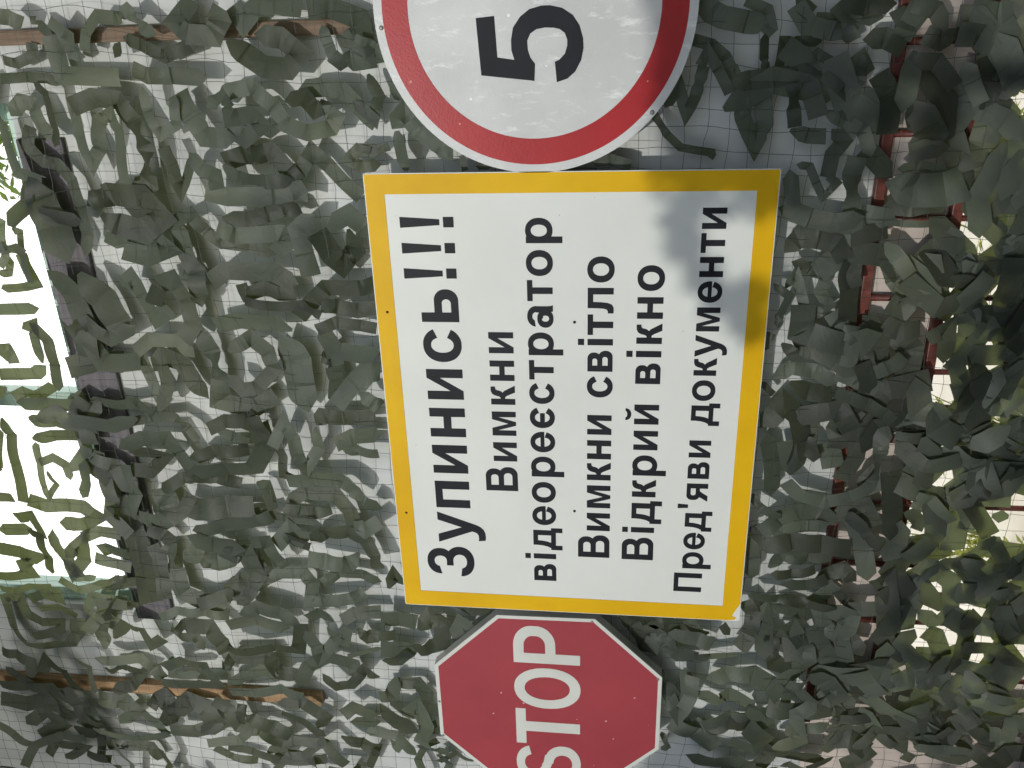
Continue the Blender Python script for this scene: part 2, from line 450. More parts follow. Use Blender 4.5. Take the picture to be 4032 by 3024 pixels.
# ------------------------------------------------------------------ signs
GLYPHS = {"н":[590,[[[66,4],[68,0],[72,0],[200,0],[203,4],[204,205],[386,204],[388,0],[520,0],[524,4],[524,516],[520,519],[388,518],[387,324],[384,318],[208,318],[203,320],[203,516],[200,519],[68,519],[66,516]]]],"и":[596,[[[66,4],[68,0],[196,0],[200,3],[396,327],[398,320],[398,4],[400,0],[528,0],[530,4],[530,516],[528,519],[400,519],[396,516],[200,188],[198,196],[198,516],[192,519],[68,519],[66,516]]]],"й":[596,[[[66,4],[68,0],[196,0],[200,3],[396,327],[398,320],[398,4],[400,0],[528,0],[530,4],[530,516],[528,519],[400,519],[396,516],[200,188],[198,196],[198,516],[192,519],[68,519],[66,516]],[[258,584],[292,580],[328,582],[360,591],[386,604],[409,624],[425,648],[435,676],[437,704],[376,704],[374,696],[369,688],[352,677],[328,670],[296,668],[264,671],[240,679],[224,692],[220,704],[160,705],[159,692],[164,664],[173,644],[184,628],[199,612],[216,600],[236,591]]]],"п":[588,[[[66,4],[68,0],[72,0],[200,0],[203,4],[204,408],[384,408],[385,4],[388,0],[520,0],[522,4],[522,516],[520,519],[68,519],[66,516]]]],"П":[727,[[[73,4],[76,0],[220,0],[221,592],[224,596],[504,596],[506,592],[506,4],[508,0],[652,0],[654,4],[654,712],[652,716],[76,716],[73,712]]]],"м":[706,[[[66,4],[68,0],[72,0],[192,0],[194,4],[194,380],[196,388],[309,4],[312,0],[396,0],[508,381],[512,384],[512,392],[512,4],[516,0],[636,0],[640,4],[640,516],[636,519],[456,518],[356,175],[352,168],[251,516],[244,519],[68,519],[66,516]]]],"т":[470,[[[166,4],[168,0],[172,0],[300,0],[304,4],[304,408],[452,408],[456,412],[456,516],[452,519],[20,519],[14,516],[14,412],[16,408],[164,408],[166,404]]]],"і":[270,[[[66,4],[68,0],[72,0],[200,0],[203,4],[203,516],[200,519],[72,519],[66,516]],[[66,592],[68,588],[200,588],[203,592],[203,712],[200,716],[68,716],[66,712]]]],"!":[340,[[[101,4],[104,0],[236,0],[239,4],[239,136],[236,140],[104,140],[101,136]],[[131,192],[132,188],[136,188],[208,188],[209,192],[242,712],[240,716],[100,716],[98,712]]]],"'":[236,[[[70,464],[72,462],[164,462],[166,464],[184,712],[180,716],[56,716],[52,712]]]],"с":[556,[[[240,-8],[280,-12],[328,-10],[368,-2],[404,12],[440,34],[470,60],[496,92],[516,128],[396,188],[373,144],[348,119],[332,109],[316,103],[296,100],[276,101],[252,107],[228,122],[208,143],[192,172],[182,204],[177,236],[176,276],[180,308],[188,336],[201,364],[219,388],[239,404],[260,414],[284,418],[312,416],[336,407],[356,393],[372,375],[386,352],[396,324],[520,380],[507,408],[492,432],[472,456],[452,475],[428,493],[404,506],[376,517],[348,525],[296,530],[240,526],[192,513],[151,492],[112,460],[83,424],[60,380],[44,328],[38,272],[41,208],[55,152],[76,105],[106,64],[144,31],[188,7]]]],"о":[611,[[[252,-8],[308,-12],[360,-8],[408,5],[452,26],[491,56],[522,92],[547,136],[563,184],[571,240],[568,304],[557,356],[536,404],[508,444],[469,480],[424,506],[376,523],[320,530],[260,527],[208,515],[164,495],[124,466],[89,428],[64,384],[47,336],[39,276],[42,212],[55,156],[77,108],[111,64],[152,30],[200,6]],[[276,103],[252,112],[228,128],[209,148],[195,172],[184,200],[178,232],[177,268],[180,300],[188,330],[200,356],[214,376],[232,394],[252,406],[276,415],[300,418],[328,416],[352,409],[376,395],[396,376],[412,352],[424,324],[431,292],[433,256],[430,220],[423,192],[411,164],[396,142],[376,123],[356,111],[332,103],[304,100]]]],"е":[556,[[[235,-8],[284,-12],[336,-8],[380,4],[420,24],[456,52],[484,85],[508,126],[525,172],[400,218],[383,164],[372,144],[360,128],[344,113],[328,103],[312,97],[292,94],[260,97],[234,108],[210,128],[191,156],[175,200],[171,220],[176,222],[528,222],[534,224],[535,280],[528,332],[513,380],[492,422],[464,458],[428,488],[388,510],[340,525],[288,530],[236,526],[188,513],[147,492],[108,460],[80,424],[57,380],[41,328],[35,272],[38,208],[50,156],[72,106],[103,64],[140,31],[184,7]],[[176,308],[174,312],[176,320],[186,352],[197,372],[212,392],[228,406],[244,416],[264,422],[284,424],[304,422],[324,416],[340,408],[356,394],[368,380],[380,360],[390,336],[396,312],[396,308]]]],"є":[545,[[[240,-8],[280,-12],[328,-10],[368,-2],[404,12],[440,34],[470,60],[496,92],[516,128],[396,188],[373,144],[348,119],[332,109],[316,103],[296,100],[276,101],[252,107],[228,122],[208,143],[192,172],[183,200],[184,205],[392,205],[395,208],[395,304],[392,308],[184,308],[181,312],[185,328],[200,363],[216,385],[239,404],[260,414],[284,418],[312,416],[336,407],[356,393],[372,375],[386,352],[396,324],[520,380],[507,408],[492,432],[472,456],[452,475],[428,493],[404,506],[376,517],[348,525],[296,530],[240,526],[192,513],[151,492],[112,460],[83,424],[60,380],[44,328],[38,272],[41,208],[55,152],[76,105],[106,64],[144,31],[188,7]]]],"р":[611,[[[67,-204],[200,-204],[200,12],[252,-5],[296,-11],[352,-10],[400,0],[444,18],[480,43],[512,76],[538,116],[557,164],[568,220],[569,284],[560,344],[543,392],[516,437],[480,475],[440,502],[416,513],[388,522],[332,530],[296,529],[260,525],[228,516],[200,504],[200,516],[196,519],[72,519],[66,516]],[[288,104],[268,112],[247,128],[230,148],[216,172],[207,200],[201,232],[200,268],[203,300],[210,328],[219,352],[232,373],[249,392],[268,406],[288,414],[312,418],[336,417],[360,410],[383,396],[402,376],[417,352],[428,324],[434,292],[436,256],[433,220],[427,192],[416,164],[401,140],[384,123],[364,110],[340,102],[312,100]]]],"в":[580,[[[66,4],[68,0],[412,1],[440,7],[464,18],[484,32],[504,53],[520,80],[529,108],[532,132],[531,176],[522,208],[504,239],[480,263],[453,280],[472,308],[485,336],[490,364],[490,400],[485,428],[475,452],[460,473],[440,492],[408,510],[372,519],[68,519],[66,516]],[[200,104],[200,212],[352,211],[364,207],[376,200],[387,188],[393,176],[396,152],[390,132],[378,116],[360,105],[340,102],[204,102]],[[200,316],[200,416],[204,418],[320,417],[339,408],[353,392],[358,376],[356,352],[348,335],[332,321],[312,316]]]],"В":[722,[[[73,4],[76,0],[504,2],[544,11],[580,28],[612,52],[636,80],[657,116],[670,156],[674,192],[671,252],[662,288],[644,324],[623,352],[584,384],[584,388],[610,424],[626,464],[632,500],[630,560],[622,596],[607,628],[584,658],[556,683],[536,695],[512,706],[488,712],[464,716],[76,716],[73,712]],[[220,121],[218,124],[218,308],[220,310],[436,310],[452,308],[472,302],[492,289],[507,272],[516,256],[524,224],[523,200],[518,180],[511,164],[500,150],[488,139],[472,129],[456,124],[436,121]],[[220,430],[218,432],[218,592],[220,597],[420,596],[440,589],[455,580],[468,568],[478,552],[484,536],[486,520],[485,500],[482,484],[474,468],[465,456],[440,438],[424,432],[408,430]]]],"ь":[575,[[[66,4],[68,0],[376,0],[412,4],[451,20],[484,45],[508,76],[525,116],[530,144],[530,184],[528,208],[523,228],[513,252],[500,273],[483,292],[464,308],[428,327],[392,335],[204,336],[203,516],[200,519],[72,519],[66,516]],[[204,104],[204,229],[340,229],[356,224],[368,217],[385,196],[392,172],[389,148],[379,128],[360,112],[348,107],[332,104]]]],"а":[556,[[[185,-8],[240,-11],[292,-4],[336,13],[372,37],[384,3],[388,0],[516,0],[518,4],[502,40],[494,120],[494,336],[497,344],[494,372],[489,396],[472,434],[446,468],[410,496],[368,516],[324,526],[272,530],[224,526],[180,515],[140,496],[108,471],[82,440],[64,404],[54,360],[60,358],[188,376],[208,401],[232,417],[260,424],[292,424],[316,418],[338,404],[353,388],[364,364],[367,348],[359,344],[358,292],[356,289],[320,309],[276,321],[224,325],[176,320],[134,308],[98,288],[68,261],[47,228],[35,192],[32,148],[37,112],[52,76],[76,45],[107,20],[144,2]],[[208,84],[188,94],[173,112],[164,136],[162,160],[165,184],[176,207],[192,223],[212,230],[248,202],[252,200],[280,206],[291,184],[294,152],[287,120],[280,107],[268,94],[256,87],[240,82],[224,81]]]],"к":[520,[[[66,4],[68,0],[72,0],[200,0],[203,4],[204,215],[248,208],[280,160],[352,4],[356,0],[508,0],[510,4],[388,228],[346,268],[347,272],[368,288],[389,328],[402,384],[420,413],[452,422],[484,424],[484,516],[480,518],[440,520],[372,516],[312,488],[278,428],[257,348],[236,318],[204,313],[203,516],[200,519],[68,519],[66,516]]]],"д":[616,[[[14,-148],[16,-150],[132,-150],[136,-148],[136,0],[480,0],[482,-4],[482,-148],[484,-150],[600,-150],[604,-148],[604,108],[600,110],[548,110],[544,112],[544,516],[540,519],[144,519],[142,516],[142,420],[132,300],[105,192],[63,112],[60,110],[16,110],[14,108]],[[208,111],[207,112],[238,192],[258,300],[268,408],[272,410],[404,410],[408,408],[408,112],[404,110]]]],"л":[606,[[[55,-4],[80,-6],[136,0],[191,36],[224,112],[240,240],[246,404],[248,408],[400,408],[403,404],[404,0],[536,0],[540,4],[540,516],[536,519],[116,519],[114,516],[112,320],[104,200],[88,140],[52,114],[4,112],[4,0]]]],"у":[556,[[[113,-212],[192,-207],[249,-184],[296,-140],[332,-76],[548,518],[408,518],[284,152],[155,516],[148,519],[16,519],[9,516],[216,-4],[208,-36],[187,-76],[152,-101],[96,-106],[48,-98],[46,-100],[59,-204]]]],"я":[590,[[[21,4],[24,0],[176,0],[268,140],[316,194],[320,196],[388,196],[390,192],[390,4],[392,0],[524,0],[527,4],[527,516],[524,519],[176,518],[152,513],[132,506],[112,493],[96,480],[75,452],[61,416],[58,388],[60,308],[69,276],[85,248],[104,228],[135,208],[138,204],[120,160]],[[244,296],[228,298],[212,306],[200,317],[193,332],[190,348],[191,376],[197,392],[208,405],[224,415],[240,418],[388,418],[390,416],[390,300],[388,296]]]],"З":[640,[[[241,-8],[300,-12],[360,-8],[412,4],[460,25],[500,52],[533,88],[556,128],[570,176],[572,204],[571,236],[566,264],[558,292],[546,316],[530,340],[512,361],[486,384],[502,404],[516,428],[526,452],[533,480],[536,512],[535,544],[530,572],[521,600],[510,624],[496,644],[478,664],[456,683],[432,698],[408,709],[380,718],[348,725],[296,728],[244,724],[200,712],[160,693],[126,668],[98,636],[79,600],[67,556],[64,512],[68,508],[204,539],[217,572],[238,596],[252,605],[268,612],[304,616],[336,610],[360,598],[380,577],[392,552],[398,520],[395,488],[383,460],[364,439],[340,426],[316,421],[224,424],[222,420],[222,320],[224,318],[256,317],[308,320],[336,317],[372,304],[400,283],[412,268],[422,248],[427,228],[428,208],[426,188],[419,168],[410,152],[396,137],[372,120],[340,108],[304,104],[264,107],[232,118],[205,136],[188,156],[172,188],[28,208],[32,168],[44,128],[61,96],[87,64],[120,37],[156,17],[196,2]]]],"S":[470,[[[200,-8],[252,-10],[296,-3],[336,11],[371,32],[401,60],[424,94],[439,132],[446,176],[446,224],[436,268],[418,308],[394,340],[368,363],[336,381],[334,384],[335,392],[332,396],[236,418],[232,430],[208,433],[184,443],[160,464],[145,492],[140,512],[139,536],[142,556],[148,576],[157,592],[171,608],[188,619],[204,626],[224,630],[248,629],[268,625],[284,618],[300,607],[312,594],[322,576],[329,556],[332,553],[424,576],[430,580],[422,608],[408,636],[391,660],[368,683],[344,699],[316,712],[288,721],[256,725],[212,725],[172,718],[136,705],[104,684],[79,660],[57,628],[43,592],[36,552],[36,504],[44,464],[60,427],[84,394],[109,372],[148,350],[152,345],[232,318],[236,304],[268,300],[294,288],[308,277],[319,264],[334,232],[339,208],[339,184],[335,164],[328,143],[316,124],[300,109],[284,99],[264,91],[244,88],[220,89],[200,93],[180,102],[164,114],[151,128],[132,167],[27,152],[34,124],[47,92],[64,66],[84,44],[108,25],[136,10],[168,-2]]]],"T":[420,[[[154,4],[156,0],[160,0],[264,0],[266,4],[266,600],[268,604],[408,604],[410,608],[410,712],[408,716],[12,716],[10,712],[10,608],[12,604],[152,604],[154,600]]]],"O":[490,[[[217,-4],[240,-6],[268,-5],[292,0],[312,7],[352,31],[388,68],[418,116],[442,176],[458,244],[466,316],[466,400],[458,476],[441,544],[416,604],[384,653],[364,674],[344,691],[324,703],[300,713],[256,722],[208,718],[168,704],[148,692],[128,676],[96,640],[68,592],[47,536],[32,472],[24,400],[24,320],[31,248],[45,184],[68,124],[96,76],[132,36],[152,21],[172,10],[196,1]],[[228,112],[204,121],[180,140],[160,167],[144,200],[132,240],[123,284],[119,332],[119,384],[123,432],[132,476],[144,516],[159,548],[180,576],[200,593],[224,604],[248,606],[276,600],[300,586],[323,560],[341,528],[355,488],[365,440],[370,388],[371,332],[366,280],[357,236],[344,195],[326,160],[304,134],[280,117],[256,111]]]],"P":[450,[[[46,4],[48,0],[52,0],[148,0],[150,4],[150,260],[152,262],[260,264],[292,271],[320,281],[352,301],[382,328],[404,357],[421,392],[433,440],[434,516],[431,552],[421,588],[402,624],[376,657],[343,684],[304,703],[272,712],[240,716],[48,716],[46,712]],[[152,372],[150,376],[150,600],[152,604],[244,603],[264,599],[284,589],[301,576],[315,560],[324,544],[330,524],[332,508],[331,460],[327,440],[317,420],[305,404],[292,392],[276,382],[260,376],[236,372]]]]}

def text_loops(s, size, x_left, x_right, base, sx=None):
    """letters as outlines; tracking is set so that the line runs from x_left to x_right"""
    def side(ch, right):
        xs = [p[0] for l in GLYPHS[ch][1] for p in l]
        return max(xs) if right else min(xs)
    sx = size if sx is None else sx
    adv = [GLYPHS[c][0] if c != ' ' else 300 for c in s]
    nat = sum(adv[:-1]) - side(s[0], False) + side(s[-1], True)
    track = ((x_right - x_left) / sx * 1000 - nat) / (len(s) - 1)
    words, loops, pen = [], [], -side(s[0], False)
    for ch, a in zip(s, adv):
        if ch != ' ':
            for l in GLYPHS[ch][1]:
                loops.append([(x_left + (pen + p[0]) * sx / 1000, base + p[1] * size / 1000) for p in l])
        else:
            words.append(loops); loops = []
        pen += a + track
    words.append(loops)
    return words

def disc(cx, cz, r, n=96, r0=None):
    return [(cx + r * math.cos(2 * math.pi * k / n), cz + r * math.sin(2 * math.pi * k / n)) for k in range(n)]

def screw(x, z, y, r, mat, parent, name='screw'):
    m = MB()
    m.tube([(x, y + 0.002, z), (x, y - 0.0012, z)], [r, r * 0.8], 10)
    return m.build(name, mat, parent, True)

# the big yellow-edged notice
no = empty('notice_sign', (0, 0.002, 1.145))
tag(no, 'big white notice board with yellow border and black Cyrillic lettering, between the other two signs', 'sign')
NX0, NX1, NZ0, NZ1 = -0.618, 0.618, 1.145, 2.095
outline_mesh('board', [[(NX0, NZ0 + 0.004), (NX0 + 0.004, NZ0), (NX1 - 0.003, NZ0), (NX1, NZ0 + 0.003), (NX1, NZ1 - 0.003), (NX1 - 0.003, NZ1), (NX0 + 0.003, NZ1), (NX0, NZ1 - 0.003)]], 0.0, 0.004, MAT['sign_white'], no)
b0 = 0.0022
outer = [(NX0 + b0, NZ0 + 0.034), (NX0 + b0 + 0.003, NZ0 + 0.012), (NX0 + 0.012, NZ0 + 0.010), (NX0 + 0.016, NZ0 + 0.021), (NX0 + 0.027, NZ0 + 0.018), (NX0 + 0.045, NZ0 + 0.009), (NX0 + 0.058, NZ0 + b0),
         (NX1 - b0, NZ0 + b0), (NX1 - b0, NZ1 - b0), (NX0 + b0, NZ1 - b0)]
inner = [(-0.5685, 1.1940), (0.5705, 1.1930), (0.5695, 2.0470), (-0.5660, 2.0455)]
outline_mesh('border', [outer, inner], -0.0010, 0.0012, MAT['sign_yellow'], no)
LINES = [("Зупинись!!!", 0.1820, -0.510, 0.516, 1.8855), ("Вимкни", 0.1205, -0.2247, 0.228, 1.7525),
         ("відеореєстратор", 0.1195, -0.511, 0.512, 1.6530), ("Вимкни світло", 0.1195, -0.426, 0.420, 1.5070),
         ("Відкрий вікно", 0.1185, -0.4276, 0.399, 1.3890), ("Пред'яви документи", 0.1050, -0.5256, 0.533, 1.2550)]
for s, size, xl, xr, bz in LINES:
    for loops in text_loops(s, size, xl, xr, bz):
        outline_mesh('lettering', loops, -0.0006, 0.0008, MAT['black_vinyl'], no)
for x, z in ((0.278, 2.0664), (-0.305, 2.0663), (0.256, 1.6007), (-0.2805, 1.6019)):
    screw(x, z, -0.0006, 0.0042, MAT['hole'], no, 'screw_hole')

# stop sign: a folded octagonal tray
st = empty('stop_sign', (-0.9765, 0.018, 1.348))
tag(st, 'red octagonal stop sign with white letters, left of the notice board', 'sign')
OCT = [(-0.640, 1.8272), (-0.838, 2.0242), (-1.115, 2.0242), (-1.313, 1.8272), (-1.313, 1.5450), (-1.115, 1.3480), (-0.8340, 1.3480), (-0.6365, 1.5440)]
cxs, czs = -0.9765, 1.686
def shrink(pts, k): return [(cxs + (x - cxs) * k, czs + (z - czs) * k) for x, z in pts]
outline_mesh('tray', [OCT], 0.001, 0.034, MAT['metal_edge'], st)
outline_mesh('rim', [shrink(OCT, 0.999), shrink(OCT, 0.966)], -0.0004, 0.0014, MAT['stop_white'], st)
outline_mesh('face', [shrink(OCT, 0.966)], 0.0000, 0.0010, MAT['stop_red'], st)
outline_mesh('lettering', text_loops("STOP", 0.2735, -1.278, -0.673, 1.5870, 0.350)[0], -0.0005, 0.0007, MAT['stop_white'], st)
for x, z in ((-0.646, 1.553), (-0.842, 1.360), (-1.118, 2.015), (-0.98, 2.0185)):
    screw(x, z, -0.0006, 0.0045, MAT['screw'], st)

# speed limit sign
sp = empty('speed_limit_sign', (0.962, 0.003, 1.342))
tag(sp, 'round white speed limit sign with red ring and black 5, right of the notice board', 'sign')
CX, CZ = 0.9615, 1.6880
outline_mesh('plate', [disc(CX, CZ, 0.3465, 128)], 0.0, 0.006, MAT['speed_white'], sp)
outline_mesh('red_ring', [disc(CX, CZ, 0.3275, 128), disc(CX, CZ, 0.2710, 128)], -0.0008, 0.0010, MAT['ring_red'], sp)
FIVE = [(943, 1811), (946, 1771), (863, 1767), (857, 1730), (877, 1736), (898, 1736), (922, 1731), (943, 1715), (957, 1695), (963, 1669), (963, 1651), (957, 1625), (943, 1603), (923, 1589), (897, 1581), (877, 1580), (853, 1585), (830, 1598), (816, 1615), (809, 1638), (851, 1642), (855, 1632), (867, 1620), (883, 1615), (895, 1615), (908, 1620), (916, 1631), (919, 1644), (920, 1662), (917, 1681), (909, 1694), (895, 1701), (876, 1700), (861, 1695), (848, 1685), (813, 1687), (827, 1804)]
outline_mesh('numeral', [[(x / 1000, z / 1000) for x, z in FIVE]], -0.0007, 0.0009, MAT['black_vinyl'], sp)
screw(0.930, 2.020, -0.0004, 0.006, MAT['screw'], sp); screw(0.742, 1.430, -0.0004, 0.006, MAT['screw'], sp)
